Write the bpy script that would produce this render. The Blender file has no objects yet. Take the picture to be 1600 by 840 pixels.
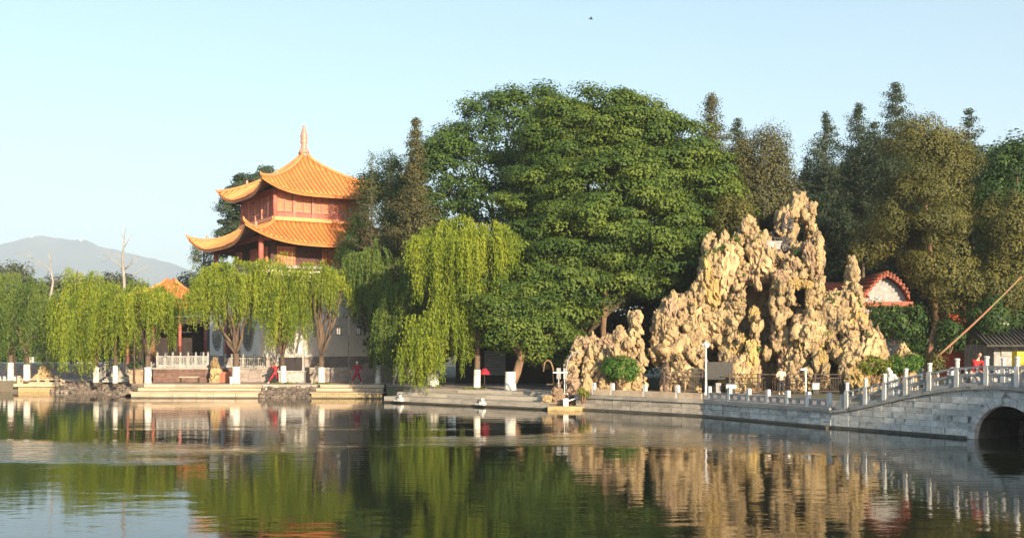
import bpy, bmesh, math, random
import numpy as np
from mathutils import Vector, Matrix, noise
from math import radians as R, sin, cos, pi, sqrt

sc = bpy.context.scene
C = sc.collection
rng = np.random.default_rng(7)
random.seed(7)

# ------------------------------------------------------------------ camera, sky, sun
F, CZ, HY = 1716.0, 4.1, 537.0          # focal length in photo pixels, eye height, horizon row
cam = bpy.data.cameras.new('camera'); camo = bpy.data.objects.new('camera', cam); C.objects.link(camo)
camo.location = (0, 0, CZ); camo.rotation_euler = (R(90), 0, 0)
cam.sensor_width = 36; cam.lens = 36*F/1600; cam.shift_y = (HY-420)/1600
cam.clip_start = 0.5; cam.clip_end = 20000
sc.camera = camo
SUN_AZ, SUN_EL = 27.0, 15.0             # degrees to the right of straight behind the camera, height
w = bpy.data.worlds.new('World'); sc.world = w; w.use_nodes = True
wn = w.node_tree; wn.nodes.clear()
wo = wn.nodes.new('ShaderNodeOutputWorld'); bg = wn.nodes.new('ShaderNodeBackground')
sky = wn.nodes.new('ShaderNodeTexSky'); sky.sky_type = 'NISHITA'; sky.sun_disc = False
sky.sun_elevation = R(SUN_EL); sky.sun_rotation = R(180-SUN_AZ)
sky.air_density = 1.0; sky.dust_density = 1.2; sky.ozone_density = 2.6; sky.altitude = 200
hsv = wn.nodes.new('ShaderNodeHueSaturation'); hsv.inputs['Saturation'].default_value = 0.92; hsv.inputs['Hue'].default_value = 0.475
wn.links.new(sky.outputs[0], hsv.inputs['Color']); wn.links.new(hsv.outputs[0], bg.inputs[0])
bg.inputs[1].default_value = 0.108
wn.links.new(bg.outputs[0], wo.inputs[0])
sl = bpy.data.lights.new('sun', 'SUN'); sl.energy = 5.0; sl.angle = R(0.5); sl.color = (1.0, 0.79, 0.52)
so = bpy.data.objects.new('sun', sl); C.objects.link(so)
to_sun = Vector((sin(R(SUN_AZ))*cos(R(SUN_EL)), -cos(R(SUN_AZ))*cos(R(SUN_EL)), sin(R(SUN_EL))))
so.rotation_euler = to_sun.to_track_quat('Z', 'Y').to_euler(); so.location = (60, -60, 60)
sc.view_settings.view_transform = 'Standard'; sc.view_settings.look = 'None'
sc.view_settings.gamma = 1.0; sc.view_settings.use_curve_mapping = False
sc.view_settings.exposure = 1.15
sc.cycles.max_bounces = 6; sc.cycles.transparent_max_bounces = 8; sc.cycles.volume_bounces = 2

# ------------------------------------------------------------------ helpers
DECK = 0.95
def P(px, py, Y): return Vector(((px-800)/F*Y, Y, CZ+(HY-py)/F*Y))
def X(px, Y): return (px-800)/F*Y
def Z(py, Y): return CZ+(HY-py)/F*Y

class MB:
    def __init__(s): s.v = []; s.f = []; s.sm = False
    def add(s, vs, fs):
        n = len(s.v); s.v += [tuple(v) for v in vs]; s.f += [tuple(i+n for i in f) for f in fs]; return s
    def box(s, c, d, rz=0.0, taper=1.0):
        x, y, z = d[0]/2, d[1]/2, d[2]/2; cs, sn = cos(rz), sin(rz); vs = []
        for dz, t in ((-z, 1), (z, taper)):
            for dx, dy in ((-x, -y), (x, -y), (x, y), (-x, y)):
                dx *= t; dy *= t
                vs.append((c[0]+dx*cs-dy*sn, c[1]+dx*sn+dy*cs, c[2]+dz))
        return s.add(vs, [(0,3,2,1), (4,5,6,7), (0,1,5,4), (1,2,6,5), (2,3,7,6), (3,0,4,7)])
    def beam(s, a, b, wd, h, up=(0,0,1)):
        a, b = Vector(a), Vector(b); d = (b-a).normalized(); sd = d.cross(Vector(up)).normalized(); u = sd.cross(d)
        vs = []
        for p in (a, b):
            for i, j in ((-1,-1), (1,-1), (1,1), (-1,1)): vs.append(p+sd*(i*wd/2)+u*(j*h/2))
        return s.add(vs, [(0,3,2,1), (4,5,6,7), (0,1,5,4), (1,2,6,5), (2,3,7,6), (3,0,4,7)])
    def tube(s, pts, rad, n=8, caps=True):
        pts = [Vector(p) for p in pts]
        if not hasattr(rad, '__len__'): rad = [rad]*len(pts)
        vs = []; fs = []; ref = Vector((0.13, 0.31, 0.94))
        for i, p in enumerate(pts):
            d = (pts[min(i+1, len(pts)-1)]-pts[max(i-1, 0)]).normalized()
            if abs(d.dot(ref)) > 0.95: ref2 = Vector((1, 0, 0))
            else: ref2 = ref
            a = d.cross(ref2).normalized(); b = d.cross(a)
            for k in range(n):
                t = 2*pi*k/n; vs.append(p+(a*cos(t)+b*sin(t))*rad[i])
        for i in range(len(pts)-1):
            for k in range(n):
                k2 = (k+1) % n; fs.append((i*n+k, i*n+k2, (i+1)*n+k2, (i+1)*n+k))
        if caps: fs.append(tuple(range(n))[::-1]); fs.append(tuple((len(pts)-1)*n+k for k in range(n)))
        return s.add(vs, fs)
    def lathe(s, prof, c=(0,0,0), n=12):
        vs = []; fs = []
        for r, z in prof:
            for k in range(n): t = 2*pi*k/n; vs.append((c[0]+r*cos(t), c[1]+r*sin(t), c[2]+z))
        for i in range(len(prof)-1):
            for k in range(n): k2 = (k+1) % n; fs.append((i*n+k, i*n+k2, (i+1)*n+k2, (i+1)*n+k))
        fs.append(tuple(range(n))[::-1]); fs.append(tuple((len(prof)-1)*n+k for k in range(n)))
        return s.add(vs, fs)
    def prism(s, poly, y0, y1):      # polygon in (x,z) pushed from y0 to y1
        n = len(poly); vs = [(x, y0, z) for x, z in poly]+[(x, y1, z) for x, z in poly]
        fs = [tuple(range(n)), tuple(range(n, 2*n))[::-1]]
        for i in range(n): j = (i+1) % n; fs.append((i, i+n, j+n, j))
        return s.add(vs, fs)
    def slab(s, poly, z0, z1):       # polygon in (x,y) pushed from z0 to z1
        n = len(poly); vs = [(x, y, z0) for x, y in poly]+[(x, y, z1) for x, y in poly]
        fs = [tuple(range(n))[::-1], tuple(range(n, 2*n))]
        for i in range(n): j = (i+1) % n; fs.append((i, j, j+n, i+n))
        return s.add(vs, fs)
    def ell(s, c, r, n=10, m=6):
        prof = [(max(1e-3, sin(pi*i/m)), -cos(pi*i/m)) for i in range(m+1)]
        vs = []; fs = []
        for q, z in prof:
            for k in range(n): t = 2*pi*k/n; vs.append((c[0]+r[0]*q*cos(t), c[1]+r[1]*q*sin(t), c[2]+r[2]*z))
        for i in range(m):
            for k in range(n): k2 = (k+1) % n; fs.append((i*n+k, i*n+k2, (i+1)*n+k2, (i+1)*n+k))
        return s.add(vs, fs)
    def mesh(s, name, org=(0,0,0), smooth=False, mat=None):
        me = bpy.data.meshes.new(name)
        me.from_pydata([(v[0]-org[0], v[1]-org[1], v[2]-org[2]) for v in s.v], [], s.f)
        if smooth: me.polygons.foreach_set('use_smooth', [True]*len(me.polygons))
        if mat: me.materials.append(mat)
        me.update(); return me

def put(name, me, parent=None, loc=(0,0,0), rz=0.0, kind=None, label=None, cat=None, group=None, sc3=None):
    o = bpy.data.objects.new(name, me); C.objects.link(o); o.location = loc; o.rotation_euler = (0, 0, rz)
    if sc3: o.scale = sc3
    if parent: o.parent = parent
    tag(o, label, cat, group, kind); return o
def tag(o, label=None, cat=None, group=None, kind=None):
    if label: o['label'] = label
    if cat: o['category'] = cat
    if group: o['group'] = group
    if kind: o['kind'] = kind
def thing(name, label, cat, loc=(0,0,0), rz=0.0, group=None):
    return put(name, None, None, loc, rz, None, label, cat, group)
def part(name, mb, m, parent, org=None, smooth=False, kind=None):
    if org is None: org = (0,0,0)
    return put(name, mb.mesh(name, org, smooth, m), parent, kind=kind)
def kids(o): return [c for c in C.objects if c.parent == o]
def copy_tree(o, loc, rz=None, label=None, scale=None):
    r = o.copy(); C.objects.link(r); r.location = loc
    if rz is not None: r.rotation_euler = (0, 0, rz)
    if scale: r.scale = scale
    if label: r['label'] = label
    for ch in kids(o):
        c = ch.copy(); C.objects.link(c); c.parent = r
        for g in kids(ch):
            d = g.copy(); C.objects.link(d); d.parent = c
    return r

# ------------------------------------------------------------------ materials
def pmat(name, c1, c2=None, scale=2.0, rough=0.8, bump=0.25, bscale=18.0, rnd=0.15, metal=0.0, dist=0.03, stretch=(1,1,1), spec=0.3, c3=None, s3=8.0, t3=(0.55,0.7)):
    m = bpy.data.materials.new(name); m.use_nodes = True; nt = m.node_tree; N = nt.nodes; L = nt.links
    b = N['Principled BSDF']; b.inputs['Roughness'].default_value = rough; b.inputs['Metallic'].default_value = metal
    b.inputs['Specular IOR Level'].default_value = spec
    tc = N.new('ShaderNodeTexCoord'); mp = N.new('ShaderNodeMapping'); mp.inputs['Scale'].default_value = stretch
    L.new(tc.outputs['Object'], mp.inputs[0])
    oi = N.new('ShaderNodeObjectInfo')
    ad = N.new('ShaderNodeVectorMath'); ad.operation = 'ADD'; L.new(mp.outputs[0], ad.inputs[0])
    ml = N.new('ShaderNodeVectorMath'); ml.operation = 'SCALE'; ml.inputs['Scale'].default_value = 37.0
    cx = N.new('ShaderNodeCombineXYZ'); L.new(oi.outputs['Random'], cx.inputs[0]); L.new(oi.outputs['Random'], cx.inputs[2])
    L.new(cx.outputs[0], ml.inputs[0]); L.new(ml.outputs[0], ad.inputs[1])
    c2 = c2 or tuple(x*0.7 for x in c1)
    n1 = N.new('ShaderNodeTexNoise'); n1.inputs['Scale'].default_value = scale; n1.inputs['Detail'].default_value = 6; n1.inputs['Roughness'].default_value = 0.62
    L.new(ad.outputs[0], n1.inputs['Vector'])
    mr = N.new('ShaderNodeMapRange'); mr.inputs[1].default_value = 0.38; mr.inputs[2].default_value = 0.62; L.new(n1.outputs[0], mr.inputs[0])
    mx = N.new('ShaderNodeMix'); mx.data_type = 'RGBA'; L.new(mr.outputs[0], mx.inputs[0])
    mx.inputs[6].default_value = (*c1, 1); mx.inputs[7].default_value = (*c2, 1)
    out = mx.outputs[2]
    if c3:
        n3 = N.new('ShaderNodeTexNoise'); n3.inputs['Scale'].default_value = s3; n3.inputs['Detail'].default_value = 5; L.new(ad.outputs[0], n3.inputs['Vector'])
        m3 = N.new('ShaderNodeMapRange'); m3.inputs[1].default_value = t3[0]; m3.inputs[2].default_value = t3[1]; L.new(n3.outputs[0], m3.inputs[0])
        x3 = N.new('ShaderNodeMix'); x3.data_type = 'RGBA'; L.new(m3.outputs[0], x3.inputs[0]); L.new(out, x3.inputs[6]); x3.inputs[7].default_value = (*c3, 1)
        out = x3.outputs[2]
    if rnd:
        rr = N.new('ShaderNodeMapRange'); L.new(oi.outputs['Random'], rr.inputs[0]); rr.inputs[3].default_value = 1-rnd; rr.inputs[4].default_value = 1+rnd
        sm = N.new('ShaderNodeVectorMath'); sm.operation = 'SCALE'; L.new(out, sm.inputs[0]); L.new(rr.outputs[0], sm.inputs['Scale']); out = sm.outputs[0]
    L.new(out, b.inputs['Base Color'])
    if bump:
        n2 = N.new('ShaderNodeTexNoise'); n2.inputs['Scale'].default_value = bscale; n2.inputs['Detail'].default_value = 5; L.new(ad.outputs[0], n2.inputs['Vector'])
        bp = N.new('ShaderNodeBump'); bp.inputs['Strength'].default_value = bump; bp.inputs['Distance'].default_value = dist; L.new(n2.outputs[0], bp.inputs['Height']); L.new(bp.outputs[0], b.inputs['Normal'])
    return m

def leafmat(name, cols, trans=0.35, rough=0.6):
    """cols: three colours, picked by the per-leaf attribute 'v' (0..1)."""
    m = bpy.data.materials.new(name); m.use_nodes = True; nt = m.node_tree; N = nt.nodes; L = nt.links
    b = N['Principled BSDF']; b.inputs['Roughness'].default_value = rough; b.inputs['Specular IOR Level'].default_value = 0.25
    at = N.new('ShaderNodeAttribute'); at.attribute_name = 'v'
    cr = N.new('ShaderNodeValToRGB'); e = cr.color_ramp.elements
    e[0].position = 0.0; e[0].color = (*cols[0], 1); e[1].position = 1.0; e[1].color = (*cols[2], 1)
    k = e.new(0.5); k.color = (*cols[1], 1)
    L.new(at.outputs['Fac'], cr.inputs[0]); L.new(cr.outputs[0], b.inputs['Base Color'])
    tr = N.new('ShaderNodeBsdfTranslucent'); hs = N.new('ShaderNodeHueSaturation'); hs.inputs['Value'].default_value = 1.5; hs.inputs['Hue'].default_value = 0.48
    L.new(cr.outputs[0], hs.inputs['Color']); L.new(hs.outputs[0], tr.inputs[0])
    mx = N.new('ShaderNodeMixShader'); mx.inputs[0].default_value = trans
    L.new(b.outputs[0], mx.inputs[1]); L.new(tr.outputs[0], mx.inputs[2]); L.new(mx.outputs[0], N['Material Output'].inputs[0])
    return m

M = {}
M['stone'] = pmat('grey_stone', (0.36,0.35,0.33), (0.24,0.235,0.22), 1.6, 0.85, 0.4, 14, 0.16, c3=(0.10,0.10,0.09), s3=3.0, t3=(0.58,0.75))
M['bridge_stone'] = pmat('bridge_stone', (0.56,0.56,0.55), (0.37,0.37,0.36), 1.5, 0.85, 0.5, 12, 0.20, c3=(0.14,0.14,0.13), s3=2.2, t3=(0.56,0.72))
M['mortar'] = pmat('dark_mortar', (0.12,0.115,0.105), (0.07,0.07,0.06), 2, 0.95)
M['wet'] = pmat('wet_stone', (0.10,0.09,0.075), (0.05,0.05,0.04), 2.5, 0.6, 0.4, 12, 0.2)
M['ledge'] = pmat('quay_ledge_stone', (0.47,0.38,0.28), (0.33,0.26,0.19), 1.2, 0.85, 0.3, 12, 0.10, c3=(0.22,0.19,0.14), s3=4, t3=(0.6,0.75))
M['ledge_grey'] = pmat('quay_grey_stone', (0.40,0.36,0.31), (0.26,0.24,0.21), 1.2, 0.85, 0.3, 12, 0.12, c3=(0.15,0.13,0.10), s3=3, t3=(0.6,0.75))
M['ochre'] = pmat('ochre_stained_stone', (0.45,0.34,0.18), (0.28,0.21,0.11), 2, 0.8, 0.3, 12, 0.1, c3=(0.2,0.17,0.1), s3=5, t3=(0.6,0.75))
M['paving'] = pmat('rose_grey_paving', (0.33,0.27,0.26), (0.25,0.21,0.20), 0.6, 0.85, 0.2, 6, 0.0)
M['earth'] = pmat('park_ground', (0.17,0.14,0.11), (0.09,0.10,0.05), 0.15, 0.95, 0.3, 3, 0.0)
M['marble'] = pmat('white_marble', (0.60,0.59,0.57), (0.44,0.43,0.42), 3, 0.6, 0.2, 20, 0.08, c3=(0.28,0.28,0.27), s3=4, t3=(0.62,0.78))
M['marble_old_shaded'] = pmat('weathered_shaded_marble', (0.36,0.36,0.365), (0.22,0.22,0.22), 3, 0.7, 0.3, 20, 0.10, c3=(0.22,0.22,0.21), s3=5, t3=(0.58,0.76))  # weathered tone; also carries painted shade on terrace posts and gate wall
M['white_paint'] = pmat('limewash', (0.66,0.65,0.62), (0.52,0.50,0.46), 3, 0.9, 0.3, 20, 0.08, c3=(0.35,0.32,0.27), s3=3, t3=(0.58,0.75))
M['plaster'] = pmat('pale_plaster', (0.86,0.80,0.72), (0.78,0.72,0.65), 0.35, 0.9, 0.1, 10, 0.0, c3=(0.62,0.58,0.53), s3=0.8, t3=(0.6,0.8))
M['plinth'] = pmat('plinth_stone', (0.32,0.27,0.25), (0.22,0.19,0.18), 1.5, 0.9, 0.4, 10, 0.12)
M['redstone'] = pmat('red_brown_stone', (0.17,0.10,0.085), (0.10,0.06,0.05), 1.5, 0.9, 0.4, 10, 0.18)  # colour lowered to hold the shade the willows cast on the terrace
M['tile'] = pmat('orange_glazed_tile', (0.66,0.285,0.09), (0.52,0.20,0.07), 2.5, 0.45, 0.15, 12, 0.10, spec=0.5, c3=(0.45,0.17,0.06), s3=6, t3=(0.66,0.8))
M['tile_bed'] = pmat('orange_roof_bed', (0.50,0.19,0.05), (0.38,0.13,0.04), 2.5, 0.6, 0.2, 12, 0.0)  # darker than the ribs: shadow between tile rows is in the colour
M['ridge'] = pmat('orange_ridge', (0.70,0.28,0.10), (0.58,0.21,0.08), 3, 0.5, 0.1, 12, 0.05, spec=0.5)
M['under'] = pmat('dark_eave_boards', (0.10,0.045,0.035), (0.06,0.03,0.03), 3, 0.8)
M['redwood'] = pmat('faded_red_wood', (0.42,0.13,0.10), (0.30,0.09,0.075), 2, 0.6, 0.1, 20, 0.06)
M['redwood_pale'] = pmat('sun_bleached_red_wood', (0.44,0.19,0.135), (0.33,0.13,0.10), 2, 0.6, 0.1, 20, 0.08)
M['lattice'] = pmat('orange_lattice_wood', (0.62,0.26,0.12), (0.45,0.18,0.09), 2, 0.6, 0.1, 20, 0.06)
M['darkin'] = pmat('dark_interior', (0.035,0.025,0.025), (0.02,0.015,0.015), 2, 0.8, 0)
M['finial'] = pmat('rose_glazed_finial', (0.55,0.24,0.17), (0.40,0.18,0.14), 5, 0.4, 0.2, 20, 0.0, spec=0.5)
M['glass'] = pmat('dark_glass', (0.06,0.05,0.06), (0.04,0.04,0.05), 2, 0.15, 0, spec=0.6)
M['bark'] = pmat('brown_bark', (0.13,0.092,0.065), (0.065,0.048,0.037), 2.5, 0.95, 0.8, 9, 0.2, stretch=(1,1,0.25), dist=0.06)
M['bark_pale'] = pmat('pale_dead_bark', (0.33,0.31,0.29), (0.22,0.20,0.185), 2.5, 0.9, 0.5, 9, 0.1, stretch=(1,1,0.3))
M['bark_warm'] = pmat('warm_bark', (0.24,0.145,0.09), (0.13,0.085,0.06), 2.5, 0.95, 0.8, 9, 0.1, stretch=(1,1,0.3), dist=0.06)
M['rock'] = pmat('tan_limestone', (0.53,0.395,0.21), (0.32,0.235,0.14), 1.3, 0.95, 0.9, 7, 0.34, dist=0.12, stretch=(1,1,0.6), c3=(0.20,0.16,0.11), s3=3.2, t3=(0.54,0.70))  # dark blotches in the colour stand in for shaded crevices
M['rock_yel'] = pmat('ochre_limestone', (0.50,0.36,0.145), (0.34,0.245,0.10), 1.3, 0.95, 0.9, 7, 0.18, dist=0.12, stretch=(1,1,0.6), c3=(0.20,0.17,0.09), s3=3.2, t3=(0.56,0.70))
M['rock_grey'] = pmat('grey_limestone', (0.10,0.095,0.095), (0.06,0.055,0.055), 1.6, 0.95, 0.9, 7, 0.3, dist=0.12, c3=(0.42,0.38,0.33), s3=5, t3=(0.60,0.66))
M['rock_pink'] = pmat('rosy_limestone', (0.40,0.285,0.19), (0.27,0.19,0.13), 1.6, 0.95, 0.9, 7, 0.2, dist=0.12, c3=(0.16,0.12,0.09), s3=3.5, t3=(0.54,0.70))
M['riprap'] = pmat('dark_riprap', (0.16,0.13,0.11), (0.08,0.065,0.055), 2, 0.8, 0.6, 8, 0.35, dist=0.06, c3=(0.5,0.45,0.38), s3=3, t3=(0.66,0.7))
M['iron'] = pmat('rusty_iron', (0.09,0.055,0.045), (0.05,0.04,0.035), 4, 0.7, 0.1, 30, 0.1)
M['black'] = pmat('black_paint', (0.03,0.03,0.032), (0.02,0.02,0.02), 4, 0.5, 0.05, 30, 0.0)
M['white_metal'] = pmat('white_enamel', (0.58,0.58,0.60), (0.48,0.48,0.50), 4, 0.45, 0.05, 20, 0.0)
M['lamp_glass'] = pmat('frosted_lamp_glass', (0.30,0.29,0.27), (0.22,0.21,0.20), 4, 0.3, 0.0)
M['green_tile'] = pmat('grey_green_tile', (0.06,0.058,0.055), (0.035,0.035,0.033), 3, 0.8, 0.3, 12, 0.2)  # kept very dark: shade over the gate roof is in the colour
M['red_tile'] = pmat('red_clay_tile', (0.30,0.085,0.05), (0.19,0.06,0.04), 3, 0.7, 0.3, 12, 0.22)
M['red_wall'] = pmat('vermilion_wall', (0.62,0.12,0.06), (0.50,0.10,0.05), 0.8, 0.85, 0.1, 10, 0.0)
M['yellow'] = pmat('yellow_panel', (0.85,0.58,0.02), (0.78,0.50,0.02), 3, 0.5, 0.05, 10, 0.0)
M['blue'] = pmat('blue_fascia', (0.05,0.11,0.19), (0.04,0.08,0.14), 3, 0.5, 0.05, 10, 0.0)
M['wood_bin'] = pmat('red_brown_slats', (0.42,0.16,0.09), (0.30,0.11,0.07), 3, 0.6, 0.1, 10, 0.15)
M['pole'] = pmat('peeling_red_pole', (0.30,0.13,0.075), (0.22,0.14,0.09), 1.2, 0.8, 0.4, 10, 0.0, c3=(0.14,0.17,0.06), s3=0.8, t3=(0.5,0.6))
M['skin'] = pmat('skin', (0.55,0.33,0.23), (0.50,0.29,0.20), 5, 0.6, 0, rnd=0)
M['hair'] = pmat('black_hair', (0.02,0.018,0.016), None, 5, 0.6, 0, rnd=0)
M['red_cloth'] = pmat('red_cloth', (0.36,0.025,0.03), (0.24,0.02,0.025), 5, 0.8, 0.2, 12, 0)
M['crimson'] = pmat('crimson_cloth', (0.34,0.02,0.045), (0.24,0.015,0.035), 5, 0.8, 0.2, 12, 0)
M['white_cloth'] = pmat('white_cloth', (0.78,0.74,0.68), (0.66,0.62,0.56), 5, 0.85, 0.2, 12, 0)
M['cream_cloth'] = pmat('cream_cloth', (0.75,0.62,0.42), (0.65,0.53,0.36), 5, 0.85, 0.2, 12, 0)
M['grey_cloth'] = pmat('grey_cloth', (0.30,0.29,0.29), (0.24,0.23,0.23), 5, 0.85, 0.2, 12, 0)
M['dark_cloth'] = pmat('dark_cloth', (0.035,0.035,0.045), (0.025,0.025,0.03), 5, 0.85, 0.2, 12, 0)
M['maroon_cloth'] = pmat('maroon_cloth', (0.16,0.06,0.07), (0.10,0.04,0.05), 5, 0.85, 0.2, 12, 0)
M['board'] = pmat('black_slate_board', (0.025,0.02,0.022), (0.035,0.03,0.03), 3, 0.4, 0.1, 20, 0)
M['mountain'] = pmat('wooded_hill', (0.04,0.06,0.03), (0.12,0.12,0.07), 0.004, 0.95, 0.3, 0.05, 0.0, dist=5)
M['moss'] = pmat('mossy_soil', (0.16,0.20,0.04), (0.10,0.09,0.05), 6, 0.95, 0.6, 20, 0.1)
M['plaque'] = pmat('pale_stone_plaque', (0.34,0.33,0.32), (0.26,0.25,0.25), 3, 0.8, 0.2, 20, 0)

M['willow'] = leafmat('willow_leaves', ((0.07,0.125,0.016), (0.19,0.26,0.028), (0.32,0.36,0.04)), 0.47)
M['willow_shaded'] = leafmat('shaded_willow_leaves', ((0.045,0.09,0.025), (0.09,0.15,0.03), (0.16,0.21,0.04)), 0.38)  # dimmer copy of the willow leaves, shade mixed into the colours
M['camphor'] = leafmat('broad_green_leaves', ((0.016,0.046,0.012), (0.065,0.118,0.020), (0.19,0.235,0.035)), 0.32)
M['dark_leaf'] = leafmat('dark_green_leaves', ((0.014,0.038,0.014), (0.04,0.085,0.02), (0.10,0.155,0.03)), 0.28)
M['mid_leaf'] = leafmat('mid_green_leaves', ((0.016,0.045,0.014), (0.055,0.11,0.022), (0.14,0.20,0.035)), 0.3)
M['cypress'] = leafmat('dusty_cypress_leaves', ((0.03,0.04,0.018), (0.075,0.078,0.032), (0.15,0.135,0.05)), 0.2)
M['olive'] = leafmat('olive_cypress_leaves', ((0.03,0.038,0.012), (0.09,0.095,0.024), (0.20,0.175,0.045)), 0.22)
M['conifer'] = leafmat('blue_green_needles', ((0.018,0.035,0.022), (0.035,0.06,0.032), (0.07,0.095,0.045)), 0.2)
M['bush'] = leafmat('bush_leaves', ((0.03,0.085,0.015), (0.06,0.14,0.02), (0.11,0.20,0.03)), 0.3)
M['shrub_yel'] = leafmat('yellow_green_shrub', ((0.06,0.10,0.015), (0.15,0.19,0.025), (0.24,0.24,0.03)), 0.35)
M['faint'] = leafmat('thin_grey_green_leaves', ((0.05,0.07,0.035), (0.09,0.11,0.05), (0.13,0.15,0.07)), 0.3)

# ------------------------------------------------------------------ foliage
def leaf_mesh(name, pos, nrm, size, mat, vals, aspect=1.0, axis=None):
    """many four-sided leaf faces; pos, nrm (N,3), size (N,), axis: long direction or None."""
    n = len(pos); nrm = nrm/np.maximum(np.linalg.norm(nrm, axis=1, keepdims=True), 1e-6)
    if axis is None: axis = rng.normal(size=(n, 3))
    a = np.cross(nrm, axis); a /= np.maximum(np.linalg.norm(a, axis=1, keepdims=True), 1e-6)
    b = np.cross(a, nrm)
    s = size[:, None]*0.5; a = a*s*aspect; b = b*s
    v = np.empty((n, 4, 3), np.float32)
    v[:, 0] = pos-b; v[:, 1] = pos+a-b*0.1; v[:, 2] = pos+b; v[:, 3] = pos-a-b*0.1
    me = bpy.data.meshes.new(name)
    me.vertices.add(4*n); me.vertices.foreach_set('co', v.ravel())
    me.loops.add(4*n); me.loops.foreach_set('vertex_index', np.arange(4*n, dtype=np.int32))
    me.polygons.add(n); me.polygons.foreach_set('loop_start', np.arange(0, 4*n, 4, dtype=np.int32))
    me.polygons.foreach_set('loop_total', np.full(n, 4, np.int32))
    at = me.attributes.new('v', 'FLOAT', 'FACE'); at.data.foreach_set('value', np.clip(vals, 0, 1).astype(np.float32))
    me.materials.append(mat); me.update(calc_edges=True); return me

def clump_points(ells, dens, cover=1.0):
    """centres of leaf clumps on the outside of a union of ellipsoids (c, r) - the lower inside stays open."""
    out = []
    for i, (c, r) in enumerate(ells):
        area = 4*pi*((r[0]*r[2]+r[1]*r[2]+r[0]*r[1])/3)
        k = int(area*dens)+3
        d = rng.normal(size=(k, 3)); d /= np.linalg.norm(d, axis=1, keepdims=True)
        q = d*rng.uniform(0.76, 1.10, (k, 1))
        p = np.array(c)+q*np.array(r)
        keep = np.ones(k, bool)
        for j, (c2, r2) in enumerate(ells):
            if j != i: keep &= (((p-np.array(c2))/np.array(r2))**2).sum(1) > 0.72
        out.append(np.hstack([p[keep], d[keep], np.full((int(keep.sum()),1), min(r))]))
    return np.vstack(out)

def clump_leaves(cen, R0, flat, per, size, lean=0.35, up=0.35, jit=0.17, fill=0.25):
    """leaves in flattened clumps round each centre."""
    k = len(cen); n = k*per
    R1 = np.minimum(R0, cen[:, 6]*0.62+0.12) if cen.shape[1] > 6 else R0
    rad = np.repeat(R1*rng.uniform(0.5, 1.5, k), per)
    cid = np.repeat(np.arange(k), per)
    d = rng.normal(size=(n, 3)); d /= np.linalg.norm(d, axis=1, keepdims=True)
    d[:, 2] = d[:, 2]+up; d /= np.linalg.norm(d, axis=1, keepdims=True)
    rr = np.where(rng.random(n) < fill, rng.uniform(0.2, 0.8, n), rng.uniform(0.75, 1.08, n))
    # lumpy clump outline
    rr = rr*(1+0.22*np.sin(5*d[:, 0]+cid)*np.cos(4*d[:, 1]+2.1*cid))
    off = d*rr[:, None]*rad[:, None]; off[:, 2] *= flat
    kp = rng.random(n) < (rad/(R0*1.0))**1.5; cid, d, off = cid[kp], d[kp], off[kp]; n = len(cid)
    pos = cen[cid, :3]+off
    nr = d*1.0+cen[cid, 3:6]*lean+rng.normal(size=(n, 3))*jit; nr[:, 2] += 0.2
    cv = rng.uniform(-0.22, 0.22, k)[cid]
    vals = 0.5+cv+rng.normal(0, 0.10, n)
    return pos, nr, rng.uniform(0.7, 1.3, n)*size, vals

def px_ells(lst, Y, org, dr=0.85):
    out = []
    for e in lst:
        px, py, rx, ry = e[:4]; dy = e[4] if len(e) > 4 else 0.0; yy = Y+dy
        p = P(px, py, yy); k = yy/F
        out.append(((p.x-org[0], p.y-org[1], p.z-org[2]), (rx*k, rx*k*dr, ry*k)))
    return out

def limb(mb, a, b, r0, r1, bend=0.12, n=6):
    a, b = Vector(a), Vector(b); L = (b-a).length
    o = Vector((random.uniform(-1,1), random.uniform(-1,1), random.uniform(-.3,.6)))*bend*L
    pts = []; rs = []
    for i in range(n+1):
        t = i/n; pts.append(a.lerp(b, t)+o*sin(pi*t)*0.6+Vector((random.uniform(-1,1), random.uniform(-1,1), 0))*0.02*L*(0<i<n)); rs.append(r0+(r1-r0)*t)
    mb.tube(pts, rs, 8); return pts

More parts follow.
